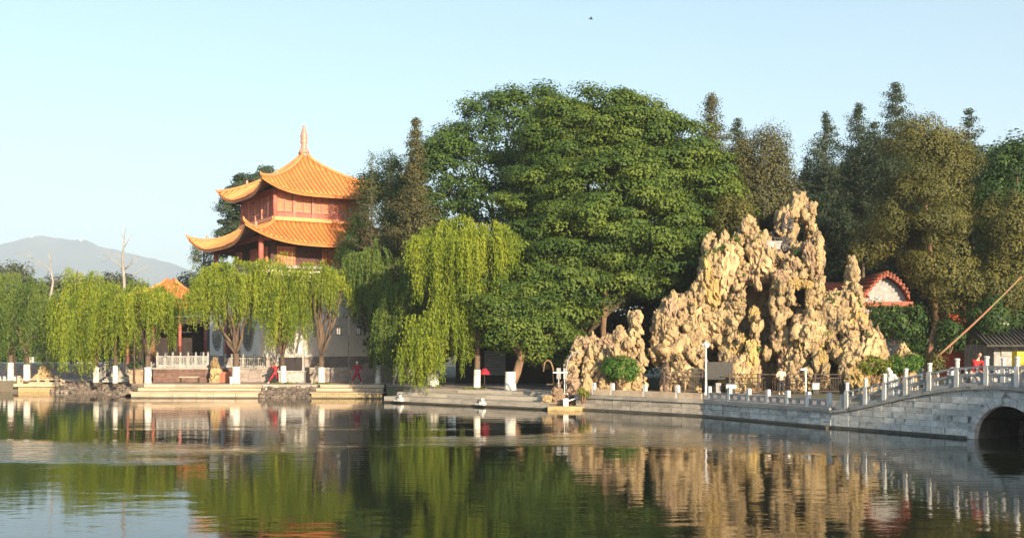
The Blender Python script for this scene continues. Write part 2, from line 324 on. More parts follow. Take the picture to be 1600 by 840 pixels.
def tree(name, label, cat, px, base_py, Y, lst, dens, R0, flat, per, size, mat, trunk_r=0.3, bark='bark', group=None, dr=0.85, z0=DECK, limbs=True, lime=0.0, up=0.35, lean=0.35, jit=0.2, fill=0.25, inner=0.0, zb=None):
    org = Vector((X(px, Y), Y, z0))
    t = thing(name, label, cat, org, 0, group)
    ells = px_ells(lst, Y, org, dr)
    cen = clump_points(ells, dens)
    if inner:
        ex = []
        for c, r in ells:
            k = int(inner*8); d = rng.normal(size=(k, 3)); d /= np.linalg.norm(d, axis=1, keepdims=True)
            ex.append(np.hstack([np.array(c)+d*rng.uniform(0.1, 0.7, (k, 1))*np.array(r), d, np.full((k,1), min(r))]))
        cen = np.vstack([cen]+ex)
    pos, nr, sz, vals = clump_leaves(cen, R0, flat, per, size, up=up, lean=lean, jit=jit, fill=fill)
    put('crown', leaf_mesh('crown', pos, nr, sz, mat, vals), t)
    mb = MB(); c0 = min(ells, key=lambda e: e[0][2])
    top = max(ells, key=lambda e: e[0][2]+e[1][2])
    fork = Vector((max(-.8,min(.8,c0[0][0]*0.3)), c0[0][1]*0.3, max(0.8, c0[0][2]-c0[1][2]*0.3)))
    if fork.z < 0.8: fork.z = 0.8
    mb.tube([(0,0,-0.3), (0.02,0,0.25), fork*0.5+Vector((random.uniform(-.1,.1),0,0)), fork], [trunk_r*1.35, trunk_r*1.08, trunk_r*0.9, trunk_r*0.8], 10)
    if limbs:
        for c, r in ells:
            limb(mb, fork, c, trunk_r*0.6, trunk_r*0.18)
            for k in range(4):
                d = Vector((random.gauss(0,1), random.gauss(0,1), random.gauss(0.2,.7))).normalized()
                limb(mb, Vector(c)*0.7+fork*0.3, Vector(c)+Vector((d.x*r[0], d.y*r[1], d.z*r[2]))*0.85, trunk_r*0.22, 0.03, 0.08, 4)
    else:
        mb.tube([fork, fork.lerp(Vector(top[0]), 0.7), Vector(top[0])+Vector((0,0,top[1][2]*0.8))], [trunk_r*0.8, trunk_r*0.45, 0.04], 8)
    part('trunk', mb, M[bark], t, smooth=True)
    if lime:
        lm = MB(); lm.tube([(0,0,0.0), (0.02,0,0.25), (0.03,0,lime)], [trunk_r*1.40, trunk_r*1.20, trunk_r*1.14], 12)
        part('limewashed_band', lm, M['white_paint'], t, smooth=True)
    return t

def willow(label, px, base_py, Y, domes, mat='willow', trunk_r=0.26, lime=1.25, forks=None, dens=1.0, name='willow_tree', z0=DECK, lean=0.0, drop=0.105):
    """domes: (cx, ytop, halfwidth, ybottom, depth offset) in photo pixels at distance Y."""
    org = Vector((X(px, Y), Y, z0)); t = thing(name, label, 'tree', org, 0, 'willows along the lake promenade')
    P_, N_, S_, V_, A_ = [], [], [], [], []
    tips = []
    for d in domes:
        cx, yt, hw, yb = d[:4]; dy = d[4] if len(d) > 4 else 0.0; yy = Y+dy; k = yy/F
        c = P(cx, yt, yy)-org; rx = hw*k; zt = c.z; zb = Z(yb, yy)-org.z; H = zt-zb
        nb = int(dens*19*(rx**2)**0.62)+10
        for b in range(nb):
            th = random.uniform(0, 2*pi); rho = sqrt(random.random())
            if random.random() < 0.45: rho = random.uniform(0.8, 1.0)
            wob = 1+0.18*sin(3*th+px)+0.1*sin(7*th)
            bx = c.x+cos(th)*rho*rx*wob; by = c.y+sin(th)*rho*rx*0.8*wob
            z = zt-H*(0.42*rho**2.2)*random.uniform(0.7, 1.1)-random.uniform(0, 0.12)*H
            bl = H*random.uniform(0.30, 0.62)*(1.0 if random.random() > 0.25 else 0.6)
            if z-bl < zb: bl = max(0.4, z-zb)
            if random.random() < 0.16: bl = (z-zb)*random.uniform(0.85, 1.0)
            bv = random.gauss(0, 0.2); ns = 9
            tips.append(Vector((bx, by, z)))
            br = random.uniform(0.10, 0.30)
            for s in range(ns):
                sx = bx+random.gauss(0, br); sy = by+random.gauss(0, br); sl = bl*random.uniform(0.55, 1.15)
                n = max(3, int(sl/drop)); i = np.arange(n); tt = i/n
                sw = random.uniform(-0.25, 0.25)
                ox = np.cos(th)*0.35*(1-np.exp(-tt*4))+sw*np.sin(tt*2.2)*0.6
                oy = np.sin(th)*0.35*(1-np.exp(-tt*4))+random.uniform(-.2,.2)*tt
                p = np.stack([sx+ox, sy+oy, z+0.25*np.sin(np.minimum(tt*5, pi))*0.6-sl*tt], 1)+rng.normal(0, 0.045, (n, 3))
                P_.append(p); N_.append(rng.normal(size=(n, 3))*np.array([1,1,0.35])+np.array([cos(th)*.4, sin(th)*.4-.2, 0.25]))
                ax = rng.normal(size=(n, 3))*0.38; ax[:, 2] -= 1; A_.append(ax)
                S_.append(rng.uniform(0.15, 0.28, n)); V_.append(0.5+bv+rng.normal(0, 0.15, n)+0.12*(1-tt))
    put('foliage', leaf_mesh('foliage', np.vstack(P_), np.vstack(N_), np.concatenate(S_), M[mat], np.concatenate(V_), 0.32, np.vstack(A_)), t)
    mb = MB(); top = max(tips, key=lambda v: v.z)
    fz = forks if forks else 2.2
    fork = Vector((lean, 0, fz))
    mb.tube([(0,0,-0.3), (0,0,0.2), (lean*0.4,0,fz*0.5), fork], [trunk_r*1.4, trunk_r*1.1, trunk_r*0.92, trunk_r*0.85], 10)
    for k in range(9):
        tp = random.choice(tips); tp = Vector((tp.x*0.75, tp.y*0.75, tp.z-0.25))
        pts = limb(mb, fork, tp, trunk_r*0.55, 0.035, 0.14, 7)
        for q in range(2):
            tp2 = min(random.sample(tips, min(12, len(tips))), key=lambda v: (v-pts[5]).length)
            limb(mb, pts[4], tp2, trunk_r*0.2, 0.02, 0.1, 4)
    part('trunk', mb, M['bark'], t, smooth=True)
    if lime:
        lm = MB(); lm.tube([(0,0,0.0), (0,0,0.2), (lean*0.2,0,lime)], [trunk_r*1.45, trunk_r*1.2, trunk_r*1.13], 12)
        part('limewashed_band', lm, M['white_paint'], t, smooth=True)
    return t

# ------------------------------------------------------------------ water, ground, hills, haze
wm = bpy.data.materials.new('lake_water'); wm.use_nodes = True
nt = wm.node_tree; N = nt.nodes; L = nt.links; b = N['Principled BSDF']
b.inputs['Base Color'].default_value = (0.009, 0.013, 0.008, 1); b.inputs['Roughness'].default_value = 0.02
b.inputs['IOR'].default_value = 1.33; b.inputs['Specular IOR Level'].default_value = 0.5
ge = N.new('ShaderNodeNewGeometry')
def wnoise(scale, sx, sy, det=3.0, rot=0.0):
    mp = N.new('ShaderNodeMapping'); mp.inputs['Scale'].default_value = (sx, sy, 1); mp.inputs['Rotation'].default_value = (0, 0, R(rot)); L.new(ge.outputs['Position'], mp.inputs[0])
    n = N.new('ShaderNodeTexNoise'); n.inputs['Scale'].default_value = scale; n.inputs['Detail'].default_value = det; L.new(mp.outputs[0], n.inputs['Vector']); return n.outputs[0]
# breeze patches: bands where the surface is rippled
patch = wnoise(0.055, 0.42, 1.35, 3.0, 6)
pm = N.new('ShaderNodeMapRange'); pm.interpolation_type = 'SMOOTHSTEP'; # a breeze streak lies across the lake some 46 m out
sp = N.new('ShaderNodeSeparateXYZ'); L.new(ge.outputs['Position'], sp.inputs[0])
def mth(op, a, b=None):
    n = N.new('ShaderNodeMath'); n.operation = op
    for i, q in enumerate((a, b)):
        if q is None: continue
        if isinstance(q, (int, float)): n.inputs[i].default_value = q
        else: L.new(q, n.inputs[i])
    return n.outputs[0]
dy_ = mth('DIVIDE', mth('SUBTRACT', sp.outputs[1], 43.5), 4.6)
band = mth('MULTIPLY', mth('EXPONENT', mth('MULTIPLY', mth('MULTIPLY', dy_, dy_), -1.0)), 0.215)
xr = N.new('ShaderNodeMapRange'); L.new(sp.outputs[0], xr.inputs[0]); xr.inputs[1].default_value = -18; xr.inputs[2].default_value = 14; xr.inputs[3].default_value = 1.12; xr.inputs[4].default_value = 0.62
L.new(mth('ADD', patch, mth('MULTIPLY', band, xr.outputs[0])), pm.inputs[0]); pm.inputs[1].default_value = 0.57; pm.inputs[2].default_value = 0.70; pm.inputs[3].default_value = 0.06; pm.inputs[4].default_value = 1.0
fine = wnoise(2.5, 0.55, 1.0, 4.0, -8); mid = wnoise(0.75, 0.5, 1.0, 2.0, 5)
sc1 = N.new('ShaderNodeMath'); sc1.operation = 'MULTIPLY'; L.new(fine, sc1.inputs[0]); L.new(pm.outputs[0], sc1.inputs[1])
bp1 = N.new('ShaderNodeBump'); bp1.inputs['Strength'].default_value = 1.0; bp1.inputs['Distance'].default_value = 0.075; L.new(sc1.outputs[0], bp1.inputs['Height'])
bp2 = N.new('ShaderNodeBump'); bp2.inputs['Strength'].default_value = 1.0; bp2.inputs['Distance'].default_value = 0.010; L.new(mid, bp2.inputs['Height']); L.new(bp1.outputs[0], bp2.inputs['Normal'])
L.new(bp2.outputs[0], b.inputs['Normal'])
mb = MB(); mb.add([(-1400,-60,0), (900,-60,0), (900,400,0), (-1400,400,0)], [(0,1,2,3)])
put('lake_water', mb.mesh('lake_water', mat=wm), kind='structure')

BA = Vector((15.6, 53.7, 0)); BU = Vector((0.552, -0.834, 0)); BN = Vector((-0.834, -0.552, 0))   # bridge line, direction, outward
def B(s, n=0.0, z=0.0): return BA+BU*s+BN*n+Vector((0,0,z))
shore = [(-130,112), (-46,95.4), (-42.1,94.0), (-38.5,94.6), (-34.8,93.0), (-30.9,90.4), (-30.0,86.6), (-19.8,86.6), (-15.6,86.0), (-9.9,85.8), (-9.3,82.0), (2.2,72.4), (5.0,68.8), (11.5,62.6), (16.0,54.3)]
notch = [B(7.7), B(7.7,-14), B(10.7,-14), B(10.7)]
right = [B(18.5), (30,30), (34,12), (40,-50), (260,-50), (900,60), (3700,7560), (-6500,7560), (-900,180)]
poly = [Vector((a[0], a[1])) for a in shore]+[Vector((a[0], a[1])) for a in notch]+[Vector((a[0], a[1])) for a in right]
bm = bmesh.new(); vs = [bm.verts.new((p.x, p.y, DECK-0.02)) for p in poly]; bm.faces.new(vs)
low = [bm.verts.new((p.x, p.y, -1.0)) for p in poly]
for i in range(len(vs)): j = (i+1) % len(vs); bm.faces.new((vs[i], low[i], low[j], vs[j]))
bmesh.ops.triangulate(bm, faces=[f for f in bm.faces if len(f.verts) > 4]); bmesh.ops.recalc_face_normals(bm, faces=bm.faces)
me = bpy.data.meshes.new('ground'); bm.to_mesh(me); bm.free(); me.materials.append(M['earth']); put('ground', me, kind='structure')
# promenade paving sheet
pv = [(-46,95.6), (-38.5,94.1), (-34.8,93.1), (-30.9,90.5), (-30.0,86.7), (-19.8,86.7), (-15.6,86.1), (-9.9,85.9), (-9.3,82.1), (2.2,72.5), (5.0,68.9), (11.5,62.7), (16.0,54.4), (19.6,56), (15,70), (4,80), (-5,90.5), (-26,91.4), (-40,112), (-60,112)]
mb = MB(); mb.slab(pv, DECK-0.015, DECK+0.004); put('promenade_paving', mb.mesh('promenade_paving', mat=M['paving']), kind='structure')

# far hill on the left
nx, ny = 150, 26; vs = []; fs = []
ridge_px = [-900,-500,-250,-80, 0, 40,105,130,160,200,240,280,330,420,560]; ridge_py = [470,440,415,392, 378,369,374,371,383,392,403,418,436,470,520]
for j in range(ny):
    v = j/(ny-1)
    for i in range(nx):
        px = -880+1440*i/(nx-1); yy = 5100+v*1300; yr = 6400
        zr = Z(np.interp(px, ridge_px, ridge_py), yr)
        x = X(px, yr)*(0.86+0.14*v); z = zr*(v**0.8)+34*noise.fractal(Vector((x*0.0022, yy*0.0022, 1)), 0.9, 2.2, 5)*(0.4+v)
        vs.append((x, yy, max(z, 0) if j else -0.5))
for j in range(ny-1):
    for i in range(nx-1): a = j*nx+i; fs.append((a, a+1, a+nx+1, a+nx))
base = len(vs)
for i in range(nx): vs.append((vs[(ny-1)*nx+i][0]*1.08, 7400, -0.5))
for i in range(nx-1): a = (ny-1)*nx+i; fs.append((a, a+1, base+i+1, base+i))
mb = MB(); mb.v = vs; mb.f = fs; put('distant_hill', mb.mesh('distant_hill', smooth=True, mat=M['mountain']), kind='structure')
for q, (px, py) in enumerate(((50,369), (127,373))):
    yy = 6380; p = P(px, py+1, yy)
    t = thing('hilltop_building', ('small pale building on the rounded left summit of the distant hill', 'small pale building on the right shoulder of the distant hilltop')[q], 'building', (p.x, p.y, p.z-30), group='buildings on the distant hill')
    m_ = MB(); m_.box((0,0,22), (18,16,20)); part('wall', m_, M['white_paint'], t)
    m_ = MB(); m_.box((0,0,33), (20,18,2.4)); part('roof', m_, M['white_paint'], t)

hz = bpy.data.materials.new('haze_air'); hz.use_nodes = True; hn = hz.node_tree; hn.nodes.clear()
ho = hn.nodes.new('ShaderNodeOutputMaterial'); hv = hn.nodes.new('ShaderNodeVolumePrincipled')
hv.inputs['Color'].default_value = (0.70, 0.83, 1.0, 1); hv.inputs['Density'].default_value = 0.00021; hv.inputs['Anisotropy'].default_value = 0.0
hn.links.new(hv.outputs[0], ho.inputs['Volume'])
mb = MB(); mb.box((-1400, 3750, 380), (10800, 7760, 764)); put('haze', mb.mesh('haze', mat=hz), kind='stuff')

# ------------------------------------------------------------------ quay walls
def isect(px, a, b):
    """where the sight line of column px crosses the plan segment a-b."""
    k = (px-800)/F; a = Vector(a[:2]); b = Vector(b[:2]); d = b-a
    t = (k*a.y-a.x)/(d.x-k*d.y); return a+d*t
def stone_row(parent, a, b, z0, z1, depth, length, mat, name='stone', proud=0.0, gap=0.02, jit=0.01, org=(0,0,0)):
    """separate stones butted along a-b, front face on the line, body behind it."""
    a = Vector((a[0], a[1])); b = Vector((b[0], b[1])); d = b-a; Ln = d.length; u = d/Ln; nrm = Vector((u.y, -u.x))
    if nrm.y > 0 : nrm = -nrm
    n = max(1, round(Ln/length)); cuts = [0]+[(i+random.uniform(-.12,.12))*Ln/n for i in range(1, n)]+[Ln]; rz = math.atan2(u.y, u.x)
    for i in range(n):
        w_ = cuts[i+1]-cuts[i]-gap; c = a+u*((cuts[i]+cuts[i+1])/2)-nrm*(depth/2-proud-random.uniform(0, jit))
        key = ('st', mat)
        if key not in SH: q = MB(); q.box((0,0,0), (1,1,1)); m_ = q.mesh('stone', mat=M[mat]); SH[key] = m_
        o = put(name, SH[key], parent, (c.x-org[0], c.y-org[1], (z0+z1)/2), rz, sc3=(w_, depth, z1-z0-gap*0.5))
SH = {}
def wall_core(name, a, b, z0, z1, depth, mat):
    a = Vector((a[0], a[1])); b = Vector((b[0], b[1])); d = (b-a).normalized(); n_ = Vector((d.y, -d.x))
    if n_.y > 0: n_ = -n_
    q = MB(); a2 = a-n_*0.04; b2 = b-n_*0.04; q.slab([(a2.x,a2.y), (b2.x,b2.y), ((b2-n_*depth).x,(b2-n_*depth).y), ((a2-n_*depth).x,(a2-n_*depth).y)], z0, z1)
    return put(name, q.mesh(name, mat=M[mat]), kind='structure')

# left lit landing: three steps in front of the promenade, x 210-405
def landing(x0, y0, x1, y1, mat, l_):
    rows = ((0.0, -1, .43, 'lower_landing'), (1.1, .3, .69, 'middle_landing'), (2.1, .5, .93, 'upper_landing'))
    for k, (o_, z0, z1, nm) in enumerate(rows):
        a_, b_ = (x0+.15*k, y0+o_), (x1-.05*k, y1+o_); q = wall_core(nm, a_, b_, z0, z1, 3.4-o_, 'mortar')
        if k == 0:
            stone_row(q, a_, b_, -.02, .08, .5, 1.6, 'wet', gap=.01); stone_row(q, a_, b_, .08, .36, .5, l_, mat, gap=.035, jit=.03); stone_row(q, (a_[0]-.1,a_[1]-.08), (b_[0]+.1,b_[1]-.08), .37, .46, 1.3, 2.8, 'ledge', gap=.015)
        else: stone_row(q, a_, b_, z1-.20, z1+(.035 if k == 2 else .02), 1.3, 2.9-.3*k, 'ledge', gap=.015)
landing(-28.9, 83.3, -19.2, 83.1, 'ledge', 1.6)
landing(-15.15, 82.9, -9.75, 82.5, 'ochre', 1.1)
# grey stepped quay x 600-865
def off(a, b, k):
    d = (Vector(b)-Vector(a)).normalized(); n_ = Vector((d.y, -d.x)); n_ = n_ if n_.y < 0 else -n_
    return tuple(Vector(a)-n_*k), tuple(Vector(b)-n_*k)
C0, C1 = (-9.0, 77.2), (2.3, 68.2)
for k, (o_, z0, z1, nm) in enumerate(((0, -1, 0.42, 'lowest_quay_step'), (1.3, 0.2, 0.68, 'middle_quay_step'), (2.6, 0.4, 0.93, 'top_quay_step'))):
    a_, b_ = off(C0, C1, o_); q = wall_core(nm, a_, b_, z0, z1-0.02, 2.6, 'mortar')
    if k == 0:
        stone_row(q, a_, b_, 0.02, 0.12, 0.5, 2.4, 'wet', proud=0.05)
        stone_row(q, a_, b_, 0.12, z1+0.02, 1.4, 2.4, 'ledge_grey', gap=0.03)
    else: stone_row(q, a_, b_, z1-0.26, z1+0.02, 1.5, 2.4, 'ledge_grey', gap=0.03)
# gap fillers and mooring stones on the grey steps
for q, (px, lb) in enumerate(((626, 'small white mooring stone on the lowest quay step near its left end'), (754, 'small white mooring stone midway along the lowest quay step'))):
    p = isect(px, C0, C1); t = thing('mooring_stone', lb, 'mooring stone', (p.x, p.y-0.22, 0.14), -0.67, 'mooring stones on the quay')
    m_ = MB(); m_.box((0,0,0.12), (0.42,0.3,0.24), taper=0.8); part('base', m_, M['marble'], t)
    m_ = MB(); m_.lathe([(0.05,0.2), (0.11,0.28), (0.13,0.36), (0.07,0.44)], (0,0,0), 8); part('knob', m_, M['marble'], t, smooth=True)
    m_ = MB(); m_.box((-0.4,0,0.05), (0.34,0.2,0.1)); part('bracket', m_, M['marble'], t)
# right quay from the rockery spout to the bridge
D0, D1, D2 = (4.0, 68.9), (10.9, 62.2), (15.6, 53.7)
for a_, b_, mt, mt2 in ((D0, D1, 'ledge_grey', 'ledge_grey'), (D1, D2, 'bridge_stone', 'stone')):
    q = wall_core('quay_wall', a_, b_, -1, DECK-0.01, 0.9, 'mortar')
    stone_row(q, off(a_, b_, -0.35)[0], off(a_, b_, -0.35)[1], -0.05, 0.10, 0.5, 2.2, 'wet', gap=0.015)
    stone_row(q, a_, b_, 0.10, 0.42, 0.4, 0.75, mt, gap=0.03, jit=0.03); stone_row(q, a_, b_, 0.42, 0.74, 0.4, 0.75, mt, gap=0.03, jit=0.03)
    stone_row(q, off(a_, b_, -0.12)[0], off(a_, b_, -0.12)[1], 0.74, 0.97, 0.9, 1.9, mt2, gap=0.012)
# low ledge in front of the spout x 865-905
q = wall_core('spout_ledge', (2.3,67.9), (4.3,67.6), -1, 0.22, 1.4, 'mortar'); stone_row(q, (2.2,67.8), (4.3,67.5), 0.0, 0.26, 1.4, 1.0, 'ochre', gap=0.012)
# far-left quay with dark wall and pale coping, and the pier block
E0, E1 = (-60, 98.4), (-42.3, 94.5)
q = wall_core('quay_wall', E0, E1, -1, 0.6, 1.0, 'mortar'); stone_row(q, E0, E1, 0.02, 0.36, 0.4, 1.4, 'wet'); stone_row(q, off(E0,E1,-.15)[0], off(E0,E1,-.15)[1], 0.4, 0.66, 1.2, 2.0, 'marble')
q = wall_core('pier_block', (-42.1,93.6), (-38.4,93.6), -1, 0.62, 2.0, 'mortar')
stone_row(q, (-42.1,93.6), (-38.4,93.6), 0.0, 0.22, 0.5, 1.9, 'ochre'); stone_row(q, (-42.1,93.63), (-38.4,93.63), 0.22, 0.44, 0.5, 1.3, 'ochre'); stone_row(q, (-42.4,93.4), (-37.9,93.4), 0.46, 0.72, 2.2, 2.2, 'ledge')

# ------------------------------------------------------------------ rocks
def rock_mesh(name, mat, sub=3, sx=1.0, sy=0.9, sz=1.35, amp=0.34, seed=0, pits=0.22):
    b_ = bmesh.new(); bmesh.ops.create_icosphere(b_, subdivisions=sub, radius=1.0)
    o = Vector((seed*7.3, seed*3.1, seed*5.7))
    for v in b_.verts:
        d = v.co.normalized()
        w = d+Vector((noise.noise(d*1.7+o), noise.noise(d*1.7+o*1.3), noise.noise(d*1.2-o)))*0.45
        h = (0.45-abs(noise.noise(Vector((w.x*2.0, w.y*2.0, w.z*1.1))+o))*1.7)*amp*1.3
        h += noise.noise(w*0.9-o)*amp*1.2
        c = noise.voronoi(Vector((w.x*2.6, w.y*2.6, w.z*1.7))+o)[0][0]
        h -= pits*max(0, 0.42-c)*3.2
        h -= 0.22*abs(noise.noise(w*4.5+o)); h += 0.08*noise.noise(d*9+o)
        r = max(0.35, 1+h); v.co = Vector((d.x*r*sx, d.y*r*sy, d.z*r*sz))
    me = bpy.data.meshes.new(name); b_.to_mesh(me); b_.free()
    if mat: me.materials.append(M[mat])
    return me
def rock_arrays(sub, n, **k):
    out = []
    for s in range(n):
        me = rock_mesh('tmp', None, sub, seed=s+40, **k)
        v = np.empty(len(me.vertices)*3, np.float32); me.vertices.foreach_get('co', v); f = np.array([p.vertices[:] for p in me.polygons], np.int32)
        out.append((v.reshape(-1, 3), f)); bpy.data.meshes.remove(me)
    return out
RA = rock_arrays(3, 12, sz=1.15, amp=0.58, pits=0.30)
def rock_mass(name, items, mat, parent, kind='stuff', smooth=False):
    """items: (x,y,z,r,rz,sz) -> one joined mesh"""
    V = []; Fc = []; n = 0
    for i, (x, y, z, r, a, szz) in enumerate(items):
        v, f = RA[i % len(RA)]; c_, s_ = cos(a), sin(a); tl = 0.5*sin(i*2.7); q = v*np.array([r, r, r*szz]); q = np.stack([q[:,0]*cos(tl)+q[:,2]*sin(tl), q[:,1], -q[:,0]*sin(tl)+q[:,2]*cos(tl)], 1)
        q = np.stack([q[:,0]*c_-q[:,1]*s_+x, q[:,0]*s_+q[:,1]*c_+y, q[:,2]+z], 1)
        V.append(q); Fc.append(f+n); n += len(v)
    V = np.vstack(V).astype(np.float32); Fc = np.vstack(Fc).astype(np.int32)
    me = bpy.data.meshes.new(name); me.vertices.add(len(V)); me.vertices.foreach_set('co', V.ravel())
    me.loops.add(len(Fc)*3); me.loops.foreach_set('vertex_index', Fc.ravel()); me.polygons.add(len(Fc))
    me.polygons.foreach_set('loop_start', np.arange(0, len(Fc)*3, 3, dtype=np.int32)); me.polygons.foreach_set('loop_total', np.full(len(Fc), 3, np.int32))
    me.materials.append(M[mat]); me.update(calc_edges=True)
    return put(name, me, parent, kind=kind)
ROCKS = {m_: [rock_mesh('rock', m_, 4, sz=random.uniform(1.0,1.6), sx=random.uniform(.8,1.15), seed=i+off_, amp=0.42) for i in range(n_)] for m_, n_, off_ in (('rock',7,0), ('rock_yel',5,12), ('rock_grey',4,20), ('rock_pink',4,26))}

def inrect(px, py, rs, g=0.0):
    for r in rs:
        if r[0]-g < px < r[2]+g and r[1]-g < py < r[3]+g: return True
    return False
def rockery(label, sil, ybase, front, holes, recess, dx, dy, rad, backdepth, nsmall, zones=None, maxn=290, through=True):
    """sil: (px list, py list) skyline; front(px,py): distance of the front face."""
    x0, x1 = sil[0][0], sil[0][-1]; cx = (x0+x1)/2; Y0 = front(cx, ybase); org = Vector((X(cx, Y0), Y0, DECK))
    t = thing('rockery', label, 'rockery', org, 0)
    cells = []
    j = 0; py = ybase+4
    top = lambda x: np.interp(x, sil[0], sil[1], left=9999, right=9999)
    def fit(qx, qy, rp, hl, mn=3.5):
        while rp > mn:
            ok = True
            for a in (0, .8, 1.57, 2.35, 3.14):
                ex, ey = qx+cos(a)*rp*.95, qy-sin(a)*rp*1.05
                if top(ex) > ey+1.0: ok = False; break
            if ok:
                for h_ in hl:
                    dx_ = max(h_[0]-qx, 0, qx-h_[2]); dy_ = max(h_[1]-qy, 0, qy-h_[3])
                    if dx_*dx_+dy_*dy_ < (rp*.92)**2: ok = False; break
            if ok: return rp
            rp *= .82
        return 0
    while py > min(sil[1])-5:
        px = x0+((j % 2)*0.5)*dx
        while px < x1:
            qx = px+random.uniform(-.3,.3)*dx; qy = py+random.uniform(-.3,.3)*dy
            if fit(qx, qy, rad, holes+recess): cells.append((qx, qy))
            px += dx
        py -= dy; j += 1
    # skyline knobs
    px = x0+3
    while px < x1-2:
        for dq in (.45, .9):
            qy = top(px)+rad*dq
            if qy < ybase and fit(px, qy, rad, holes): cells.append((px, qy))
        px += dx*0.6
    random.shuffle(cells)
    for i, (qx, qy) in enumerate(cells):
        yy = front(qx, qy)+random.uniform(-.45,.45); k = yy/F; z = Z(qy, yy)-org.z
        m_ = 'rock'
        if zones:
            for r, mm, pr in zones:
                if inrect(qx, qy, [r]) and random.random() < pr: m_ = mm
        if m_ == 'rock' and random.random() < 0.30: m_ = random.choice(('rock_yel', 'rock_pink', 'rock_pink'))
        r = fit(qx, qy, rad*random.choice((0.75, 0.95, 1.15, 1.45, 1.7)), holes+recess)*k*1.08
        if i < maxn:
            o = put('rock', random.choice(ROCKS[m_]), t, (X(qx, yy)-org.x, yy-org.y, z), 0, sc3=(r*random.uniform(.8,1.2), r*0.9, r*random.uniform(0.75,1.35)))
            o.rotation_euler = (random.gauss(0,.35), random.gauss(0,.35), random.uniform(0,6.28))
        else: extra.append((X(qx, yy)-org.x, yy-org.y, z, r*1.05, random.uniform(0,6.28), 1.0))
    # heavy backing in two layers, and small stones on the face
    back = list(extra); extra.clear()
    for layer, (dd, rr) in enumerate(((1.1, 1.35), (2.6, 1.6), (backdepth, 1.6))):
        py = ybase
        while py > min(sil[1]):
            px = x0
            while px < x1:
                qx = px+random.uniform(-5,5); qy = py+random.uniform(-5,5); rp = rad*rr
                rp = fit(qx, qy, rp, holes+(recess if layer < 2 else []), 4.5)
                if rp:
                    yy = front(qx, qy)+dd; k = yy/F; back.append((X(qx, yy)-org.x, yy-org.y, Z(qy, yy)-org.z, rp*k, random.uniform(0,6.28), 1.0))
                px += rad*1.1
            py -= rad*1.1
    rock_mass('rock_core', back, 'rock', t)
    small = []
    for i in range(nsmall):
        qx = random.uniform(x0, x1); tp = top(qx); qy = random.uniform(tp+2, ybase)
        if random.random() < 0.18: qy = tp+random.uniform(0, 6)
        if inrect(qx, qy, holes+recess, 3): continue
        yy = front(qx, qy)-random.uniform(0.1, 0.75) if qy > tp+8 else front(qx, qy)+random.uniform(-.3,.3); k = yy/F
        small.append((X(qx, yy)-org.x, yy-org.y, Z(qy, yy)-org.z, random.uniform(2.5, 6.5)*k, random.uniform(0,6.28), random.uniform(.8,1.9)))
    rock_mass('small_stones', small, 'rock', t)
    return t
extra = []
sil_x = [1021,1027,1034,1040,1046,1052,1057,1063,1068,1074,1080,1085,1090,1094,1095,1097,1099,1103,1107,1110,1114,1118,1121,1125,1130,1134,1138,1142,1147,1151,1155,1158,1162,1166,1170,1174,1177,1180,1184,1190,1195,1200,1206,1212,1214,1217,1221,1226,1232,1236,1240,1244,1249,1254,1258,1262,1266,1270,1273,1276,1279,1282,1284,1285,1288,1294,1300,1306,1312,1318,1322,1325,1328,1331,1335,1339,1342,1345,1348,1353,1358,1366,1374,1381,1388]
sil_y = [512, 492, 482, 470, 468, 458, 466, 470, 464, 468, 458, 448, 440, 436, 420, 404, 396, 380, 372, 360, 364, 378, 392, 386, 372, 364, 378, 388, 378, 366, 372, 356, 348, 352, 338, 342, 336, 356, 372, 378, 364, 376, 368, 374, 356, 340, 330, 336, 322, 326, 308, 312, 303, 304, 312, 322, 316, 326, 344, 366, 374, 380, 398, 452, 468, 472, 460, 468, 462, 460, 450, 424, 414, 408, 412, 430, 450, 474, 500, 508, 515, 518, 528, 548, 590]
def front_main(px, py):
    yy = 73.5-0.012*(px-1016)*0.6+max(0, (600-py))*0.016
    yy += 0.9*noise.noise(Vector((px*0.02, py*0.02, 3)))*1.3
    yy += -1.0*max(0, 1-abs(px-1140)/45)*(py > 555)-0.9*max(0, 1-abs(px-1330)/60)*(py > 500)
    if 1195 < px < 1275 and py < 392: yy += 1.0
    return yy
holes = [(1018,566,1040,616), (1240,449,1259,479), (1243,345,1257,383), (1306,520,1315,532)]
recess = [(1233,441,1266,484), (1160,380,1165,398), (1136,392,1143,404), (1120,470,1126,484), (1090,480,1098,490), (1060,510,1068,524), (1225,500,1234,514), (1270,500,1276,514), (1285,545,1293,556), (1340,520,1346,534), (1260,556,1268,572), (1150,548,1160,560), (1215,405,1221,420), (1240,400,1246,408), (1075,560,1086,574), (1163,440,1171,545), (1189,432,1204,548), (1178,452,1184,475), (1104,545,1124,606), (1188,556,1216,612), (1166,400,1172,412), (1298,566,1310,590), (1238,476,1246,490), (1150,500,1158,520), (1100,395,1104,404), (1130,400,1150,408)]
zones = [((1085,300,1290,425), 'rock_pink', 0.45), ((1205,325,1240,400), 'rock_grey', 0.95), ((1170,555,1220,612), 'rock_grey', 0.6), ((1190,545,1240,612), 'rock_pink', 0.5), ((1100,545,1125,600), 'rock_grey', 0.8), ((1120,520,1180,600), 'rock_yel', 0.6), ((1165,440,1190,545), 'rock_yel', 0.9), ((1185,430,1215,550), 'rock_pink', 0.6), ((1270,480,1370,612), 'rock_yel', 0.6), ((1020,560,1110,612), 'rock_pink', 0.5), ((1225,300,1280,345), 'rock_pink', 0.6), ((1324,405,1340,420), 'rock_grey', 1.0), ((1115,380,1145,420), 'rock_grey', 0.3)]
